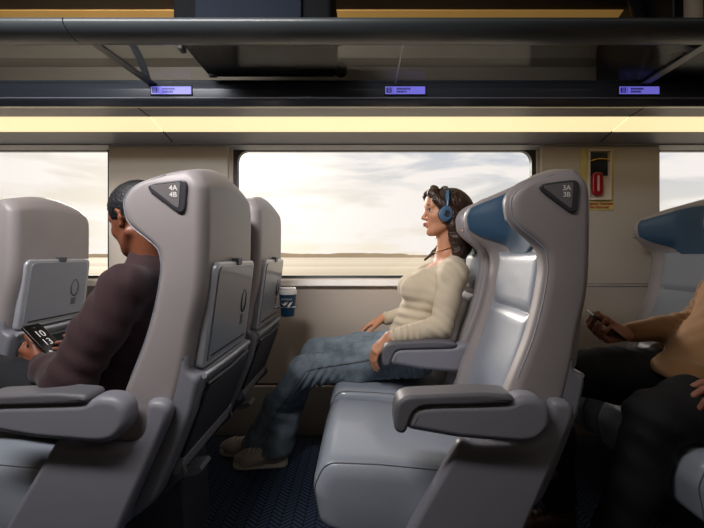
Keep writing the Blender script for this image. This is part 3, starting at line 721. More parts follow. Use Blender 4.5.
# ------------------------------------------------------------------ people: smooth bodies from blended round cones and ellipsoids
class SDF:
    def __init__(s): s.p = []
    def cone(s, a, b, ra, rb=None, k=.02, sub=False, flat=None):
        s.p.append(('c', np.array(a, float), np.array(b, float), ra, ra if rb is None else rb, k, sub, flat)); return s
    def chain(s, pts, rs, k=.02):
        for i in range(len(pts)-1): s.cone(pts[i], pts[i+1], rs[i], rs[i+1], k)
        return s
    def ell(s, c, r, rot=None, k=.02, sub=False):
        R = np.array(rot.to_3x3()) if rot is not None else np.eye(3)
        s.p.append(('e', np.array(c, float), np.array(r, float), R, None, k, sub, None)); return s
    def mesh(s, h, disp=None, cut=None):
        lo = np.full(3, 1e9); hi = -lo; B = []
        for q in s.p:
            if q[0] == 'c': m = max(q[3], q[4]); a = np.minimum(q[1], q[2])-m; b = np.maximum(q[1], q[2])+m
            else: e = np.abs(q[3]) @ q[2]; a = q[1]-e; b = q[1]+e
            B.append((a, b))
            if not q[6]: lo = np.minimum(lo, a); hi = np.maximum(hi, b)
        lo -= 3*h+.012; hi += 3*h+.012; n = np.ceil((hi-lo)/h).astype(int)+1
        D = np.full(n, 1.0, np.float32); ax = [lo[i]+h*np.arange(n[i]) for i in range(3)]
        for q, (a, b) in zip(s.p, B):
            k = q[5]; mg = .035+k
            i0 = np.maximum(0, np.floor((a-mg-lo)/h).astype(int)); i1 = np.minimum(n, np.ceil((b+mg-lo)/h).astype(int)+1)
            if np.any(i1 <= i0): continue
            X = ax[0][i0[0]:i1[0], None, None].astype(np.float32); Y = ax[1][None, i0[1]:i1[1], None].astype(np.float32); Z = ax[2][None, None, i0[2]:i1[2]].astype(np.float32)
            if q[0] == 'c':
                A = q[1]; d = q[2]-q[1]; L2 = max(float(d@d), 1e-9)
                px, py, pz = X-A[0], Y-A[1], Z-A[2]
                t = np.clip((px*d[0]+py*d[1]+pz*d[2])/L2, 0, 1)
                v = np.sqrt((px-t*d[0])**2+(py-t*d[1])**2+(pz-t*d[2])**2)-(q[3]+(q[4]-q[3])*t)
            else:
                R = q[3]; C = q[1]; r = q[2]; px, py, pz = X-C[0], Y-C[1], Z-C[2]
                l = [R[0, i]*px+R[1, i]*py+R[2, i]*pz for i in range(3)]
                k0 = np.sqrt((l[0]/r[0])**2+(l[1]/r[1])**2+(l[2]/r[2])**2); k1 = np.sqrt((l[0]/r[0]**2)**2+(l[1]/r[1]**2)**2+(l[2]/r[2]**2)**2)+1e-9
                v = k0*(k0-1)/k1
            S = D[i0[0]:i1[0], i0[1]:i1[1], i0[2]:i1[2]]
            if q[6]:
                hh = np.clip(.5-.5*(S+v)/k, 0, 1); S[...] = S*(1-hh)+(-v)*hh+k*hh*(1-hh)
            else:
                hh = np.clip(.5+.5*(S-v)/k, 0, 1); S[...] = S*(1-hh)+v*hh-k*hh*(1-hh)
        if disp is not None or cut is not None:
            G = np.meshgrid(*[a.astype(np.float32) for a in ax], indexing='ij')
            if disp is not None: D += disp(*G).astype(np.float32)
            if cut is not None: D = np.maximum(D, cut(*G).astype(np.float32))
        return nets(D, lo, h)
def nets(D, lo, h):
    s = D < 0; n = D.shape
    c = np.zeros(tuple(k-1 for k in n), np.int8)
    for i in (0, 1):
        for j in (0, 1):
            for k in (0, 1): c += s[i:n[0]-1+i, j:n[1]-1+j, k:n[2]-1+k]
    act = (c > 0) & (c < 8); idx = np.argwhere(act); ids = np.full(act.shape, -1, np.int64); ids[tuple(idx.T)] = np.arange(len(idx))
    acc = np.zeros((len(idx), 3)); cnt = np.zeros(len(idx))
    for ax in range(3):
        o = [a for a in range(3) if a != ax]
        for u in (0, 1):
            for v in (0, 1):
                a = idx.copy(); a[:, o[0]] += u; a[:, o[1]] += v; b = a.copy(); b[:, ax] += 1
                da = D[tuple(a.T)]; db = D[tuple(b.T)]; m = (da < 0) != (db < 0)
                t = np.where(m, da/np.where(m, da-db, 1), 0); p = (a-idx).astype(float); p[:, ax] += t
                acc += p*m[:, None]; cnt += m
    V = lo+(idx+acc/np.maximum(cnt, 1)[:, None])*h
    Fs = []
    for ax in range(3):
        o = [a for a in range(3) if a != ax]; sl0 = [slice(None)]*3; sl1 = [slice(None)]*3
        sl0[ax] = slice(0, n[ax]-1); sl1[ax] = slice(1, n[ax]); e = np.argwhere(s[tuple(sl0)] != s[tuple(sl1)])
        e = e[(e[:, o[0]] > 0) & (e[:, o[1]] > 0) & (e[:, o[0]] < n[o[0]]-1) & (e[:, o[1]] < n[o[1]]-1)]
        q = []
        for du, dv in ((0, 0), (1, 0), (1, 1), (0, 1)):
            a = e.copy(); a[:, o[0]] -= du; a[:, o[1]] -= dv; q.append(ids[tuple(a.T)])
        q = np.stack(q, 1); fl = s[tuple(e.T)] ^ (ax == 1); q[fl] = q[fl][:, ::-1]; Fs.append(q)
    return V, np.concatenate(Fs)
def sdf_obj(name, S, h, m, parent=None, disp=None, cut=None, smooth_it=2):
    V, Q = S.mesh(h, disp, cut)
    E = np.concatenate([Q[:, [i, (i+1) % 4]] for i in range(4)])
    for it in range(smooth_it*2):
        acc = np.zeros_like(V); cnt = np.zeros(len(V)); np.add.at(acc, E[:, 0], V[E[:, 1]]); np.add.at(cnt, E[:, 0], 1); np.add.at(acc, E[:, 1], V[E[:, 0]]); np.add.at(cnt, E[:, 1], 1)
        V = V+(.5 if it % 2 == 0 else -.52)*(acc/np.maximum(cnt, 1)[:, None]-V)
    me = bpy.data.meshes.new(name); me.vertices.add(len(V)); me.vertices.foreach_set('co', V.astype(np.float32).ravel())
    me.loops.add(Q.size); me.loops.foreach_set('vertex_index', Q.astype(np.int32).ravel())
    me.polygons.add(len(Q)); me.polygons.foreach_set('loop_start', np.arange(0, Q.size, 4, dtype=np.int32))
    me.update(calc_edges=True); me.validate()
    bmx = bmesh.new(); bmx.from_mesh(me)
    if bmx.calc_volume(signed=True) < 0: bmesh.ops.reverse_faces(bmx, faces=bmx.faces); bmx.to_mesh(me)
    bmx.free()
    o = finish(name, me, m, parent, 0)
    for p in me.polygons: p.use_smooth = True
    if parent: o.matrix_parent_inverse = Matrix.Identity(4)
    return o
def V3(*a): return np.array(a, float)
def unit(v): v = np.array(v, float); return v/np.linalg.norm(v)
def rotv(v, ax, a):
    ax = unit(ax); v = np.array(v, float); return v*math.cos(a)+np.cross(ax, v)*math.sin(a)+ax*(ax@v)*(1-math.cos(a))
def hand(S, wrist, f, n, side, curls, thumb, L=1.0, spread=.06, wr=.024):
    """f: forward, n: palm side, side: thumb side. curls: 4 x (a1,a2,a3) degrees. thumb: (out, down, bend)"""
    f = unit(f); side = unit(side-f*(np.array(side)@f)); n0 = np.cross(f, side); n = n0 if n0@np.array(n) > 0 else -n0
    W = np.array(wrist, float); off = [.029, .010, -.009, -.027]; kn = [.088, .092, .087, .078]; lens = [(.042, .025, .021), (.046, .029, .022), (.042, .027, .022), (.033, .021, .019)]
    tips = []
    for i in range(4):
        base = W+side*off[i]*.6*L; k = W+f*kn[i]*L+side*off[i]*L-n*.002
        S.cone(base, k, .0145*L, .0115*L, .010)
        d = unit(f+side*spread*(1.2-i*.9)); ax = np.cross(d, n); p = k; r = [.0098, .0088, .0080, .0068] if i < 3 else [.0086, .0078, .0070, .006]
        a = 0
        for j in range(3):
            a += math.radians(curls[i][j]); q = p+rotv(d, ax, a)*lens[i][j]*L
            S.cone(p, q, r[j]*L, r[j+1]*L, .003); p = q
        tips.append((p, rotv(d, ax, a), rotv(-n, ax, a)))
    S.cone(W, W+f*.05*L+n*.004, wr*.85, .020*L, .012)
    # thumb from the side of the palm near its base
    o, dn, be = thumb
    t0 = W+f*.018*L+side*.022*L+n*.004; d = unit(f*math.cos(math.radians(o))+side*math.sin(math.radians(o))+n*math.sin(math.radians(dn)))
    t1 = t0+d*.042*L; ax = np.cross(d, f); ax = np.cross(d, n) if np.linalg.norm(ax) < .1 else ax
    d2 = rotv(d, ax, math.radians(be)); t2 = t1+d2*.032*L; d3 = rotv(d2, ax, math.radians(be*.8)); t3 = t2+d3*.024*L
    S.cone(t0, t1, .016*L, .0118*L, .012); S.cone(t1, t2, .0115*L, .0098*L, .004); S.cone(t2, t3, .0098*L, .0078*L, .004)
    tips.append((t3, d3, unit(side)))
    return tips
def nails(tips, parent, m='nail'):
    for p, d, up in tips:
        d = unit(d); up = unit(up-d*(up@d)); s = np.cross(d, up); c = p+up*.0058-d*.001; V = []; Fc = []
        for i in range(5):
            for j in range(4):
                a = (j-1.5)/1.5; b = (i-2)/2
                V.append(c+d*b*.0052+s*a*.0042-up*(a*a*.0016)); 
        for i in range(4):
            for j in range(3): Fc.append((i*4+j, (i+1)*4+j, (i+1)*4+j+1, i*4+j+1))
        o = mesh_obj('fingernail', V, Fc, m, parent, 60); md = o.modifiers.new('s', 'SOLIDIFY'); md.thickness = .001
def head_frame(c, yaw, pitch, roll=0):
    """faces -X at yaw 0; yaw>0 turns the face towards the camera (-Y); pitch>0 looks up"""
    return Matrix.Translation(c) @ Matrix.Rotation(math.radians(yaw), 4, 'Z') @ Matrix.Rotation(math.radians(pitch), 4, 'Y') @ Matrix.Rotation(math.radians(roll), 4, 'X')
def head(S, M, k=1.0):
    """local axes: -x face, z up, origin mid head; about .235 tall"""
    def T(x, y, z): return np.array(M @ Vector((x*k, y*k, z*k)))
    R = M.to_3x3().normalized()
    E = lambda c, r, kk=.012, sub=False, rt=None: S.ell(T(*c), [a*k for a in r], R if rt is None else R @ rt, kk*k, sub)
    E((.012, 0, .030), (.094, .073, .084)); E((-.030, 0, .000), (.056, .062, .080), .02)
    E((-.044, 0, -.055), (.040, .046, .050), .025); S.cone(T(-.068, 0, -.093), T(-.062, 0, -.088), .016*k, .018*k, .02*k)      # jaw, chin
    for s in (-1, 1):
        S.cone(T(-.058, s*.024, -.086), T(.010, s*.052, -.048), .013*k, .014*k, .022*k)                                # jaw line
        E((-.062, s*.036, -.018), (.020, .020, .020), .018)                                                            # cheek
        E((-.083, s*.030, .012), (.012, .016, .010), .010, True)                                                       # eye socket
        E((-.071, s*.030, .011), (.0135, .0145, .0115), .004)                                                          # eyeball under lid
        S.cone(T(-.084, s*.012, .028), T(-.076, s*.044, .028), .0065*k, .005*k, .010*k)                                # brow ridge
        E((-.094, s*.010, -.030), (.009, .0075, .0068), .006)                                                          # nostril wing
        # ear
        pts = [T(.004, s*.068, .012), T(.014, s*.077, .022), T(.026, s*.079, .012), T(.026, s*.077, -.008), T(.014, s*.073, -.026), T(.006, s*.069, -.030)]
        S.chain(pts, [.005*k, .0055*k, .0055*k, .005*k, .006*k, .0055*k], .004*k); E((.014, s*.070, -.004), (.012, .006, .022), .005)
    S.cone(T(-.086, 0, .018), T(-.104, 0, -.022), .0065*k, .0085*k, .010*k); E((-.107, 0, -.026), (.0095, .009, .0085), .006)    # nose
    E((-.088, 0, -.052), (.0125, .021, .0065), .005); E((-.086, 0, -.0625), (.0125, .018, .0065), .005)                   # lips
    S.cone(T(-.104, -.022, -.0572), T(-.104, .022, -.0572), .0045*k, .0045*k, .004*k, True)
    E((-.078, 0, .055), (.022, .045, .035), .03)                                                                       # forehead
    return T
def face_bits(parent, M, k=1.0, lips='lips', brow='brow', closed=False):
    def T(x, y, z): return np.array(M @ Vector((x*k, y*k, z*k)))
    for s in (-1, 1):
        if not closed:
            V, Fc = [], []
            for nm, c, r, mm in (('eye', (-.0765, s*.030, .010), (.0112, .0125, .0080), 'eye_white'),):
                e = SDF(); e.ell(T(*c), [a*k for a in r], M.to_3x3().normalized(), .001); eo = sdf_obj(nm, e, .002, mm, parent)
                e = SDF(); e.ell(T(-.0865, s*.031, .0100), (.0032, .0064, .0060), M.to_3x3().normalized(), .001); sdf_obj('iris', e, .0014, 'iris', eo)
        tube('eyelash', [T(-.0855, s*.018, .0120), T(-.0895, s*.024, .0165), T(-.0895, s*.034, .0172), T(-.0835, s*.044, .0125)], .0020, 'brow', parent, 6)
        tube('eyebrow', [T(-.0950, s*.013, .0295), T(-.0955, s*.026, .0350), T(-.0895, s*.038, .0350), T(-.0800, s*.049, .0295)], [.0025, .0034, .0030, .0015], brow, parent, 6)
    for z, zz in ((-.0525, 1), (-.0622, -1)):
        e = SDF(); e.chain([T(-.0955, -.018, -.0572), T(-.0995, -.006, z), T(-.0995, .006, z), T(-.0955, .018, -.0572)], [.0018, .0032, .0032, .0018], .003)
        sdf_obj('lip', e, .002, lips, parent)
def wrinkle(seed, amp, sc):
    r = np.random.RandomState(seed); K = [(r.randn(3)*sc, r.rand()*6.28) for _ in range(7)]
    def f(X, Y, Z):
        o = 0
        for k, ph in K: o = o+np.sin(k[0]*X+k[1]*Y+k[2]*Z+ph)
        return o*(amp/3)
    return f
def folds(center, axis, spacing, amp, reach):
    c = np.array(center, float); a = unit(axis)
    def f(X, Y, Z):
        px, py, pz = X-c[0], Y-c[1], Z-c[2]; t = px*a[0]+py*a[1]+pz*a[2]; r2 = px*px+py*py+pz*pz
        return amp*np.sin(t*6.283/spacing+7*(px+py*1.7))*np.exp(-r2/reach**2)
    return f
def addf(*fs): return lambda X, Y, Z: sum(f(X, Y, Z) for f in fs)

# ---- woman in the window seat -------------------------------------------------
def P(x, y, D): return V3((x-VX)/F*D, D, EYE+(VY-y)/F*D)
p1 = thing('person', 'woman in cream knit top and blue jeans reclining in the window seat', 'person', (.30, 1.87, 0))
o1 = V3(.30, 1.87, 0)
def rel(S, o):
    for i, q in enumerate(S.p):
        q = list(q); q[1] = q[1]-o
        if q[0] == 'c': q[2] = q[2]-o
        S.p[i] = tuple(q)
    return S
def place(name, S, h, m, parent, o, disp=None, cut=None):
    rel(S, o)
    d = (lambda X, Y, Z: disp(X+o[0], Y+o[1], Z+o[2])) if disp else None
    c = (lambda X, Y, Z: cut(X+o[0], Y+o[1], Z+o[2])) if cut else None
    return sdf_obj(name, S, h, m, parent, d, c)
M1 = head_frame((.392, 1.845, 1.232), 6, 4)
sh_n, el_n, wr_n = V3(.400, 1.700, .955), V3(.335, 1.655, .735), V3(.118, 1.640, .695)
sh_f, el_f, wr_f = V3(.395, 2.020, .960), V3(.300, 2.090, .745), V3(.110, 2.060, .705)
hip_n, kn_n, an_n = V3(.21, 1.79, .580), V3(-.265, 1.80, .512), P(257, 432, 2.03)
hip_f, kn_f, an_f = V3(.21, 1.95, .580), V3(-.235, 1.985, .545), P(277, 431, 1.93)
Rt = Matrix.Rotation(math.radians(22), 3, 'Y')
def torso(S, o, g=0.0, waist=.0):
    """o: pelvis centre; upright frame reclined with Rt"""
    A = lambda x, y, z: o+np.array(Rt @ Vector((x, y, z)))
    S.ell(A(0, 0, .0), (.118+g, .165+g, .110+g), Rt, .03)
    S.ell(A(-.010, 0, .13), (.102+g, .128+g, .13+g), Rt, .05)
    S.ell(A(-.012, 0, .285), (.105+g, .146+g, .125+g), Rt, .05)
    return A
b = SDF(); pel = V3(.235, 1.87, .595)
A = torso(b, pel)
for s in (-1, 1): b.ell(A(-.095, s*.066, .262), (.058, .060, .060), Rt, .03)
nb = V3(.405, 1.86, 1.03)
b.cone(V3(.39, 1.86, .93), nb, .06, .052, .05); b.cone(nb, np.array(M1 @ Vector((.018, 0, -.05))), .050, .047, .02)
b.cone(sh_n, sh_f, .052, .052, .05); b.cone(nb+V3(.02, 0, -.01), sh_n, .046, .044, .03); b.cone(nb+V3(.02, 0, -.01), sh_f, .046, .044, .03)
T1 = head(b, M1, .98)
b.chain([sh_n, el_n, wr_n], [.050, .038, .024], .02); b.chain([sh_f, el_f, wr_f], [.050, .038, .024], .02)
hf = unit(P(366, 368, 1.66)-wr_n)
tips_n = hand(b, wr_n, V3(-.60, .10, -.62), V3(-.5, .25, .35)*-1+V3(0, 0, -1), V3(-.2, .9, .2), [(28, 26, 14), (30, 24, 14), (30, 26, 14), (26, 28, 16)], (34, 18, 8), 1.0, .12)
tips_f = hand(b, wr_f, V3(-.86, -.10, -.42), V3(0, 0, -1), V3(-.1, -.9, .1), [(14, 20, 12), (16, 22, 12), (18, 22, 12), (20, 24, 14)], (35, 15, 8), 1.0, .12)
b.chain([hip_n, kn_n, an_n], [.082, .052, .024], .03); b.chain([hip_f, kn_f, an_f], [.082, .052, .024], .03)
for an, dr in ((an_n, V3(-.13, .03, -.045)), (an_f, V3(-.14, -.01, -.045))): b.cone(an, V3(an[0], an[1], .075), .024, .026, .01); b.cone(V3(an[0], an[1], .070), V3(an[0]+dr[0], an[1]+dr[1], .045), .026, .018, .01)
body1 = place('body', b, .0036, 'skin_light', p1, o1)
M1l = Matrix.Translation(-Vector(o1)) @ M1
face_bits(body1, M1l, .98)
nails([(t[0]-o1, t[1], t[2]) for t in tips_n[:4]], body1)
# knit top
s_ = SDF(); A = torso(s_, pel+V3(.002, 0, .006), .014)
for s in (-1, 1): s_.ell(A(-.098, s*.066, .262), (.068, .068, .068), Rt, .03)
s_.cone(sh_n, sh_f, .060, .060, .045); s_.cone(nb+V3(.035, -.03, -.01), sh_n, .046, .050, .03); s_.cone(nb+V3(.035, .03, -.01), sh_f, .046, .050, .03)
s_.chain([sh_n, sh_n*.5+el_n*.5, el_n, wr_n+V3(.02, 0, 0)], [.060, .054, .050, .034], .02); s_.chain([sh_f, el_f, wr_f+V3(.02, 0, 0)], [.060, .049, .033], .02)
s_.ell(V3(.318, 1.845, 1.055), (.115, .095, .075), Matrix.Rotation(math.radians(-20), 3, 'Y'), .012, True)     # wide scoop neckline
fd = addf(wrinkle(3, .0012, 50), folds(el_n+V3(.01, 0, 0), V3(.6, 0, .8), .034, .0032, .085), folds(wr_n+V3(.07, 0, .01), V3(1, 0, 0), .026, .0018, .07), folds(A(-.06, -.08, .12), V3(.1, 0, 1), .042, .0045, .12), folds(sh_n, V3(.8, 0, .6), .04, .003, .09), folds(el_f, V3(1, 0, .3), .03, .003, .08))
def cut1(X, Y, Z):      # hem above the jeans
    ax = np.array(Rt @ Vector((0, 0, 1))); h0 = A(0, 0, .035)
    hem = -((X-h0[0])*ax[0]+(Y-h0[1])*ax[1]+(Z-h0[2])*ax[2])
    arm = np.minimum(Y-1.745, 2.005-Y)      # only the torso is cut, sleeves pass
    return np.minimum(hem, np.where((X > .05), arm, -1)+.0)
top1 = place('knit_top', s_, .004, 'knit', p1, o1, fd, cut1)
for wr, d in ((wr_n, V3(-.217, 0, -.04)), (wr_f, V3(-.19, 0, -.04))):
    u = unit(d); c = wr+V3(.016, 0, .0)
    a1 = unit(np.cross(u, V3(0, 1, 0))); a2_ = np.cross(u, a1)
    tube('cuff', [c-o1+(a1*math.cos(t)+a2_*math.sin(t))*.033-u*.0 for t in np.linspace(0, 2*math.pi, 25)[:-1]], .0045, 'knit', top1, 8, True)
# jeans
j = SDF(); j.ell(pel+V3(-.005, 0, -.025), (.125, .172, .105), Rt, .03)
def hemp(an, kn): return V3(an[0]-.012, an[1], .030)
j.chain([hip_n, hip_n*.5+kn_n*.5, kn_n+V3(-.0, 0, -.008), kn_n*.45+an_n*.55, hemp(an_n, kn_n)], [.098, .084, .066, .060, .076], .035)
j.chain([hip_f, hip_f*.5+kn_f*.5, kn_f, kn_f*.45+an_f*.55, hemp(an_f, kn_f)], [.098, .082, .064, .058, .074], .03)
dsh = unit(an_n-kn_n)
fj = addf(wrinkle(5, .0024, 34), folds(kn_n+V3(.06, -.02, -.05), V3(.8, 0, -.5), .030, .0065, .095), folds(kn_n*.2+an_n*.8, dsh, .065, .0030, .10), folds(hip_n+V3(-.03, -.05, .0), V3(.9, 0, .3), .040, .0060, .13), folds(kn_f*.3+an_f*.7, dsh, .065, .0028, .12), folds(kn_n*.65+hip_n*.35, V3(1, 0, .6), .055, .0032, .12))
def cutj(X, Y, Z):
    d1 = (X-an_n[0])*dsh[0]+(Y-an_n[1])*dsh[1]+(Z-an_n[2])*dsh[2]
    hemz = .066+.10*np.clip(X+.52, -.1, .1)*0-Z+0*X
    ax = np.array(Rt @ Vector((0, 0, 1))); h0 = A(0, 0, .052)
    return np.maximum(hemz, (X-h0[0])*ax[0]+(Y-h0[1])*ax[1]+(Z-h0[2])*ax[2])
jo = place('jeans', j, .0046, 'denim', p1, o1, fj, cutj)
# side seam along the near leg, laid on the cloth
bpy.context.view_layer.update()
cl_ = [hip_n+V3(-.05, 0, .02), hip_n*.5+kn_n*.5+V3(0, 0, .022), kn_n+V3(.02, 0, .012), kn_n*.5+an_n*.5+V3(.018, 0, 0), an_n+V3(.03, 0, -.01)]
sl_ = []
for i in range(4):
    for t in np.linspace(0, 1, 14)[:-1]:
        q = cl_[i]*(1-t)+cl_[i+1]*t-o1; ok, hit, nn_, ix = jo.ray_cast(Vector(q)+Vector((0, -.35, 0)), Vector((0, 1, 0)))
        if ok: sl_.append(hit+nn_*.0008)
tube('side_seam', sl_, .0014, 'denim_seam', jo, 6)
tube('seam_stitching', [q+Vector((-.004, -.0008, .006)) for q in sl_], .0008, 'thread', jo, 5)
# trainers
def shoe(an, toe_dir, name, m, solem, o, parent, L=.27, label=None, lace=True):
    d = unit(V3(toe_dir[0], toe_dir[1], 0)); sd_ = V3(-d[1], d[0], 0); g0 = V3(an[0], an[1], 0)
    Q = lambda f, s, z: g0+d*f+sd_*s+V3(0, 0, z)
    s2 = SDF(); h = -.065
    s2.chain([Q(h+.030, 0, .045), Q(h+.07, 0, .048), Q(h+.14, 0, .040), Q(h+.20, 0, .034), Q(h+L-.035, 0, .032)], [.030, .034, .038, .037, .030], .03)
    s2.cone(Q(h+.03, 0, .085), Q(h+.075, 0, .088), .032, .034, .02); s2.cone(Q(h+.19, -.012, .035), Q(h+.19, .014, .035), .034, .034, .03)
    s2.cone(Q(h+.05, 0, .125), Q(h+.055, 0, .15), .026, .028, .006, True)
    so_ = place(name, s2, .004, m, parent, o, wrinkle(8, .0008, 60), lambda X, Y, Z: .020-Z)
    pol = [(-.068, .0), (-.055, .028), (0, .033), (.08, .036), (.14, .044), (.175, .040), (.200, .018), (.206, 0), (.200, -.018), (.175, -.038), (.14, -.042), (.08, -.034), (0, -.031), (-.055, -.027)]
    pol = round_poly([(g0[0]+d[0]*a*L/.275+sd_[0]*b_-o[0], g0[1]+d[1]*a*L/.275+sd_[1]*b_-o[1]) for a, b_ in pol], .02, 3)
    prism('sole', pol, .001-o[2], .034-o[2], solem, so_, 'z', .006)
    if lace:
        bpy.context.view_layer.update()
        for i in range(5):
            f = .035+i*.021; pts = []
            for s in (-.024, -.014, 0, .014, .024):
                ok, hit, nn_, ix = so_.ray_cast(Vector(Q(f+.003*(s > 0), s, .3)-o), Vector((0, 0, -1)))
                if ok: pts.append(hit+nn_*.001)
            if len(pts) == 5: tube('lace', pts, .0028, 'lace' if m == 'shoe' else 'sole_dark', so_, 6)
    return so_
shoe(an_n, (-1, .12), 'shoe', 'shoe', 'sole', o1, p1); shoe(an_f+V3(-.012, 0, 0), (-1, -.06), 'shoe', 'shoe', 'sole', o1, p1)
# hair
hr = SDF(); k = .98
T = lambda x, y, z: np.array(M1 @ Vector((x*k, y*k, z*k)))
Rh = M1.to_3x3()
hr.ell(T(.026, 0, .040), (.094, .082, .088), Rh, .02)
for s in (-1, 1):
    hr.chain([T(-.062, s*.006, .112), T(-.080, s*.040, .088), T(-.062, s*.066, .055), T(-.030, s*.078, .025)], [.020, .020, .018, .016], .02)     # front waves
    hr.chain([T(-.035, s*.076, .035), T(.010, s*.082, -.01), T(.022, s*.080, -.06), T(.050, s*.078, -.115), T(.070, s*.07, -.16)], [.022, .026, .028, .032, .030], .02)
hr.chain([T(.075, 0, .03), T(.090, 0, -.06), T(.085, 0, -.13), T(.08, 0, -.19)], [.060, .060, .058, .04], .03)
hr.chain([T(.055, -.055, -.06), T(.040, -.075, -.12), T(.055, -.080, -.18), T(.075, -.070, -.215)], [.036, .032, .030, .014], .012)
hr.chain([T(.020, -.078, -.05), T(.012, -.082, -.10), T(.030, -.086, -.15)], [.016, .015, .008], .008)
hr.chain([T(.02, .075, -.06), T(.020, .080, -.13), T(-.02, .078, -.185), T(-.065, .070, -.225)], [.018, .014, .009, .005], .012)
hr.ell(T(-.086, 0, .018), (.060, .064, .060), Rh, .010, True)      # face opening
hr.ell(T(-.070, 0, -.05), (.075, .066, .070), Rh, .010, True)
def strands(M, amp, f):
    Mi = np.array(M.inverted())
    def g(X, Y, Z):
        x = Mi[0, 0]*X+Mi[0, 1]*Y+Mi[0, 2]*Z+Mi[0, 3]; y = Mi[1, 0]*X+Mi[1, 1]*Y+Mi[1, 2]*Z+Mi[1, 3]; z = Mi[2, 0]*X+Mi[2, 1]*Y+Mi[2, 2]*Z+Mi[2, 3]
        return amp*(np.sin(f*(x+.25*np.sin(z*26))+f*.5*y)+.6*np.sin(f*1.7*x+f*1.1*y+z*30))
    return g
place('hair', hr, .0036, 'hair_brown', p1, o1, strands(M1, .0013, 240))
ringp = [V3(.402, 1.86, 1.072)-o1+V3(.060*math.cos(t), .058*math.sin(t), .020*math.cos(t)) for t in np.linspace(0, 2*math.pi, 33)[:-1]]
tube('necklace', ringp, .0018, 'gold', body1, 6, True)
# headphones
hp_ = thing('headphones', 'blue over-ear headphones with dark headband worn by the woman in cream', 'headphones', tuple(T1(.015, 0, 0)))
ho = T1(.015, 0, 0)
def HT(x, y, z): return T(x, y, z)-ho
arc = [HT(-.026+.012*math.sin(a), -.094*math.cos(a), .020+.112*math.sin(a)) for a in np.linspace(0, math.pi, 25)]
tube('headband', arc[5:20], .0105, 'headphone_dark', hp_, 10, False, .45)
for s in (-1, 1):
    seg = arc[:7] if s < 0 else arc[18:]
    y_ax = (M1.to_3x3() @ Vector((0, s, 0)))
    tube('slider', seg, .0125, 'headphone', hp_, 10, False, .5)
    prof = [(.001, -.016), (.026, -.016), (.029, -.012), (.030, 0), (.031, .010), (.024, .018), (.010, .020), (.001, .0195)]
    cu_ = lathe('ear_cup', prof, (0, 0, 0), 'headphone', hp_, 32, 'y', (1, 1.18))
    ri = lathe('cup_ring', [(.011, .0205), (.013, .022), (.015, .0205), (.013, .019)], (0, 0, 0), 'headphone_dark', cu_, 24, 'y')
    pdn = lathe('ear_pad', [(.014, -.026), (.026, -.026), (.030, -.021), (.029, -.014), (.014, -.014)], (0, 0, 0), 'headphone_dark', cu_, 28, 'y', (1, 1.15))
    Rm = M1.to_3x3().to_4x4() @ Matrix.Scale(1 if s > 0 else -1, 4, (0, 1, 0)); cc = HT(-.026, s*.096, -.010)
    for q in (cu_, ri, pdn):
        q.data.transform(Matrix.Translation(Vector(cc)) @ Rm)
        if s < 0: q.data.flip_normals()

# ---- person in the left aisle seat (dark top, phone) ---------------------------
p2 = thing('person', 'person in maroon top with pulled-back black hair looking down at a phone', 'person', (-.80, 1.32, 0)); o2_ = V3(-.80, 1.32, 0)
M2 = head_frame((-.750, 1.315, 1.157), -28, -20)
sh_n, el_n, wr_n = V3(-.705, 1.165, .945), V3(-.815, 1.085, .690), P(43, 364, 1.24)
sh_f, el_f, wr_f = V3(-.700, 1.475, .945), V3(-.830, 1.53, .700), P(74, 343, 1.40)
pel = V3(-.82, 1.32, .59)
Rt = Matrix.Rotation(math.radians(17), 3, 'Y')
b = SDF(); A = torso(b, pel)
b.cone(V3(-.70, 1.32, .93), V3(-.715, 1.32, 1.01), .058, .052, .05); b.cone(V3(-.715, 1.32, 1.0), np.array(M2 @ Vector((.022, 0, -.05))), .052, .050, .02)
b.cone(sh_n, sh_f, .052, .052, .05); head(b, M2, 1.03)
b.chain([sh_n, el_n, wr_n], [.050, .040, .025], .02); b.chain([sh_f, el_f, wr_f], [.050, .040, .025], .02)
ph_c = (P(21.6, 329, 1.24)+P(48, 356, 1.20))/2+V3(0, .036, 0)
Lv = unit(V3(.086, 0, -.090)); Nv = unit(V3(.090, 0, .086)); Wv = V3(0, 1, 0)
t2n = hand(b, wr_n, V3(-.85, .30, .12), V3(.1, .9, .4), V3(.1, -.3, 1), [(40, 45, 25), (42, 45, 25), (44, 45, 25), (46, 45, 30)], (34, 14, 8), 1.0, .05)
t2f = hand(b, wr_f, unit(ph_c+V3(.04, .085, -.035)-wr_f), V3(-.2, -1, .2), V3(.2, 0, 1), [(12, 25, 20), (20, 30, 20), (28, 35, 25), (34, 35, 30)], (20, 20, 12), 1.0, .05)
hipn, knn = V3(-.86, 1.23, .585), V3(-1.33, 1.22, .66); hipf, knf = V3(-.86, 1.41, .585), V3(-1.34, 1.42, .57)
b.chain([hipn, knn, V3(-1.36, 1.24, .30), V3(-1.40, 1.24, .12)], [.085, .055, .045, .035], .03); b.chain([hipf, knf, V3(-1.44, 1.42, .12)], [.085, .055, .036], .03)
body2 = place('body', b, .0038, 'skin_dark', p2, o2_)
face_bits(body2, Matrix.Translation(-Vector(o2_)) @ M2, 1.0, 'lips_dark', closed=False)
nails([(t[0]-o2_, t[1], t[2]) for t in t2n[4:]], body2, 'nail')
s_ = SDF(); A = torso(s_, pel+V3(.0, 0, .006), .016)
s_.ell(A(-.085, 0, .26), (.075, .125, .075), Rt, .03)
s_.cone(sh_n, sh_f, .064, .064, .045); s_.cone(V3(-.705, 1.32, .97), V3(-.722, 1.32, 1.018), .085, .064, .03)
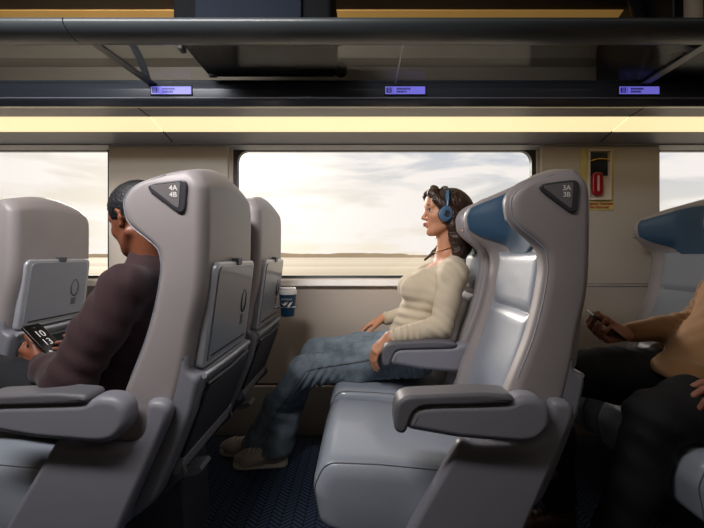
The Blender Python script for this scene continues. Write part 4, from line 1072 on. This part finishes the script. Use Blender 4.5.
s_.chain([sh_n, sh_n*.5+el_n*.5, el_n, el_n*.4+wr_n*.6, wr_n-unit(wr_n-el_n)*.01], [.067, .068, .062, .048, .036], .02); s_.chain([sh_f, el_f, wr_f], [.066, .058, .036], .02)
s_.ell(V3(-.735, 1.32, 1.085), (.060, .058, .040), None, .006, True)
place('long_sleeve_top', s_, .0046, 'maroon', p2, o2_, addf(wrinkle(11, .003, 30), folds(el_n+V3(.02, 0, .03), V3(.5, 0, .8), .05, .0035, .10), folds(sh_n+V3(-.02, 0, -.05), V3(.9, 0, .3), .05, .004, .12)))
j = SDF(); j.ell(pel+V3(0, 0, -.02), (.130, .175, .108), Rt, .03)
j.chain([hipn, knn, V3(-1.36, 1.24, .30), V3(-1.40, 1.24, .13)], [.100, .082, .068, .055], .03); j.chain([hipf, knf, V3(-1.44, 1.42, .13)], [.100, .078, .055], .03)
place('trousers', j, .005, 'navy', p2, o2_, wrinkle(12, .003, 32))
for a_ in (V3(-1.40, 1.24, 0), V3(-1.44, 1.42, 0)): shoe(a_, (-1, 0), 'shoe', 'trouser', 'sole_dark', o2_, p2, lace=False)
hr = SDF(); T = lambda x, y, z: np.array(M2 @ Vector((x, y, z))); Rh = M2.to_3x3()
hr.ell(T(.008, 0, .044), (.103, .084, .090), Rh, .02); hr.ell(T(.060, 0, .0), (.052, .060, .070), Rh, .02)
hr.ell(T(.115, 0, .012), (.034, .036, .036), Rh, .012)
hr.ell(T(-.092, 0, -.004), (.066, .120, .102), Rh, .008, True); hr.ell(T(-.02, 0, -.058), (.064, .12, .074), Rh, .008, True)
place('hair', hr, .0036, 'hair_black', p2, o2_, strands(M2, .0010, 420))
# phone
ph = thing('smartphone', 'black smartphone showing the time, held by the person in maroon', 'phone', tuple(ph_c))
def phone_mesh(parent, Wv, Lv, Nv, L=.130, Wd=.070):
    pr = prism_bm(round_poly(boxp(-Wd/2, Wd/2, -L/2, L/2), .009), -.004, .004, 'y', .002, 3)
    M = Matrix((tuple(Wv), tuple(-Nv), tuple(-Lv))).transposed().to_4x4()
    pr.transform(M); bm_obj('case', pr, 'phone', parent)
    pr = prism_bm(round_poly(boxp(-Wd/2+.003, Wd/2-.003, -L/2+.004, L/2-.004), .007), -.0046, -.0038, 'y', 0, 3); pr.transform(M); return bm_obj('screen', pr, 'phone_screen', parent), M
scn, Mp = phone_mesh(ph, Wv, Lv, Nv)
text('clock_digits', '10\n13', .036, tuple(Nv*.0049-Lv*.004), tuple(Wv), tuple(-Lv), 'phone_ink', scn, .0002)
text('date_line', '- - -', .008, tuple(Nv*.0049-Lv*.050), tuple(Wv), tuple(-Lv), 'phone_ink', scn, .0001)
for s in (-.02, .02): lathe('icon_ring', [(.0042, -.0003), (.0055, -.0003), (.0055, .0003), (.0042, .0003)], (0, 0, 0), 'phone_ink', scn, 16, 'y').data.transform(Matrix.Translation(Vector(Nv*.0049+Lv*.050+Wv*s)) @ Mp)

# ---- man at the right edge -------------------------------------------------------
p3 = thing('person', 'man in tan sweater and black trousers at the right edge, holding a phone', 'person', (1.25, 1.32, 0)); o3 = V3(1.25, 1.32, 0)
M3 = head_frame((1.47, 1.32, 1.26), 0, -12)
pel = V3(1.22, 1.33, .60)
sh_n, el_n, wr_n = V3(1.47, 1.13, 1.00), V3(1.34, 1.03, .74), P(768, 392, 1.10)
sh_f, el_f, wr_f = V3(1.46, 1.52, 1.00), P(701, 325, 1.52), P(625, 333, 1.46)
Rt = Matrix.Rotation(math.radians(28), 3, 'Y')
b = SDF(); A = torso(b, pel, .012)
b.cone(V3(1.43, 1.32, .98), np.array(M3 @ Vector((.018, 0, -.05))), .062, .056, .04); b.cone(sh_n, sh_f, .058, .058, .05); head(b, M3, 1.03)
b.chain([sh_n, el_n, wr_n], [.055, .044, .028], .02); b.chain([sh_f, el_f, wr_f], [.055, .044, .028], .02)
pc3 = (P(591, 313, 1.44)+P(622, 337, 1.44))/2
L3 = unit(P(622, 337, 1.44)-P(591, 313, 1.44)); N3 = unit(np.cross(V3(0, 1, 0), L3)); N3 = N3 if N3[2] > 0 else -N3
W3 = rotv(V3(0, 1, 0), L3, math.radians(16)); W3 = unit(W3); N3 = np.cross(L3, W3); N3 = N3 if N3[2] > 0 else -N3
t3f = hand(b, wr_f, V3(-.80, -.05, -.03), V3(0, -.2, 1), V3(-.1, .8, .45), [(48, 55, 35), (44, 60, 40), (42, 60, 40), (40, 58, 40)], (22, 50, 12), 1.12, .05, .028)
t3n = hand(b, wr_n, V3(-1, .15, .05), V3(0, 0, -1), V3(0, 1, .3), [(18, 25, 15), (22, 28, 15), (24, 30, 15), (28, 30, 18)], (30, 10, 8), 1.12, .10, .028)
hipn, knn, ann = V3(1.17, 1.23, .59), P(655, 418, 1.20), V3(.80, 1.24, .11); hipf, knf, anf = V3(1.17, 1.42, .59), V3(.70, 1.47, .60), V3(.735, 1.46, .11)
b.chain([hipn, knn, ann], [.09, .058, .04], .03); b.chain([hipf, knf, anf], [.09, .058, .04], .03)
body3 = place('body', b, .0038, 'skin_man', p3, o3)
face_bits(body3, Matrix.Translation(-Vector(o3)) @ M3, 1.03)
nails([(t[0]-o3, t[1], t[2]) for t in t3n], body3)
s_ = SDF(); A = torso(s_, pel+V3(.0, 0, .01), .030)
s_.ell(A(-.055, 0, .07), (.11, .150, .115), Rt, .04); s_.ell(A(-.0, 0, .30), (.115, .165, .12), Rt, .04)
s_.ell(V3(1.075, 1.29, .665), (.085, .13, .040), Matrix.Rotation(math.radians(-12), 3, 'Y'), .04)
s_.cone(sh_n, sh_f, .070, .070, .05)
s_.chain([sh_n, el_n, wr_n+unit(el_n-wr_n)*.02], [.070, .060, .040], .02); s_.chain([sh_f, sh_f*.5+el_f*.5, el_f, el_f*.45+wr_f*.55, wr_f+unit(el_f-wr_f)*.02], [.070, .066, .060, .046, .036], .02)
s_.ell(V3(1.45, 1.32, 1.13), (.075, .075, .06), None, .006, True)
place('sweater', s_, .0046, 'camel', p3, o3, addf(wrinkle(21, .002, 45), folds(el_f+V3(-.02, 0, .03), V3(.6, 0, .8), .034, .006, .11), folds(V3(1.13, 1.2, .72), V3(.8, 0, -.6), .05, .006, .14)))
j = SDF(); j.ell(pel+V3(0, 0, -.02), (.135, .18, .11), Rt, .03)
j.chain([hipn, hipn*.5+knn*.5, knn, knn*.5+ann*.5, ann+V3(0, 0, .03)], [.112, .098, .080, .070, .064], .03); j.chain([hipf, hipf*.5+knf*.5, knf, knf*.5+anf*.5, anf+V3(0, 0, .03)], [.110, .096, .080, .068, .062], .03)
place('trousers', j, .005, 'trouser', p3, o3, addf(wrinkle(22, .003, 30), folds(hipf+V3(-.12, 0, .05), V3(1, 0, .2), .07, .004, .16), folds(knn, V3(.5, 0, .8), .07, .004, .12)))
shoe(ann, (-1, -.05), 'shoe', 'shoe_brown', 'sole_dark', o3, p3, .29); shoe(anf, (-1, .02), 'shoe', 'shoe_brown', 'sole_dark', o3, p3, .29)
hr = SDF(); T = lambda x, y, z: np.array(M3 @ Vector((x, y, z))); Rh = M3.to_3x3()
hr.ell(T(.016, 0, .046), (.102, .082, .088), Rh, .02); hr.ell(T(-.085, 0, .000), (.062, .080, .080), Rh, .008, True); hr.ell(T(-.01, 0, -.055), (.07, .13, .070), Rh, .008, True)
place('hair', hr, .004, 'hair_brown', p3, o3, strands(M3, .001, 300))
ph3 = thing('smartphone', 'black smartphone seen edge-on in the hand of the man in tan', 'phone', tuple(pc3))
phone_mesh(ph3, W3, L3, N3, .150, .072)
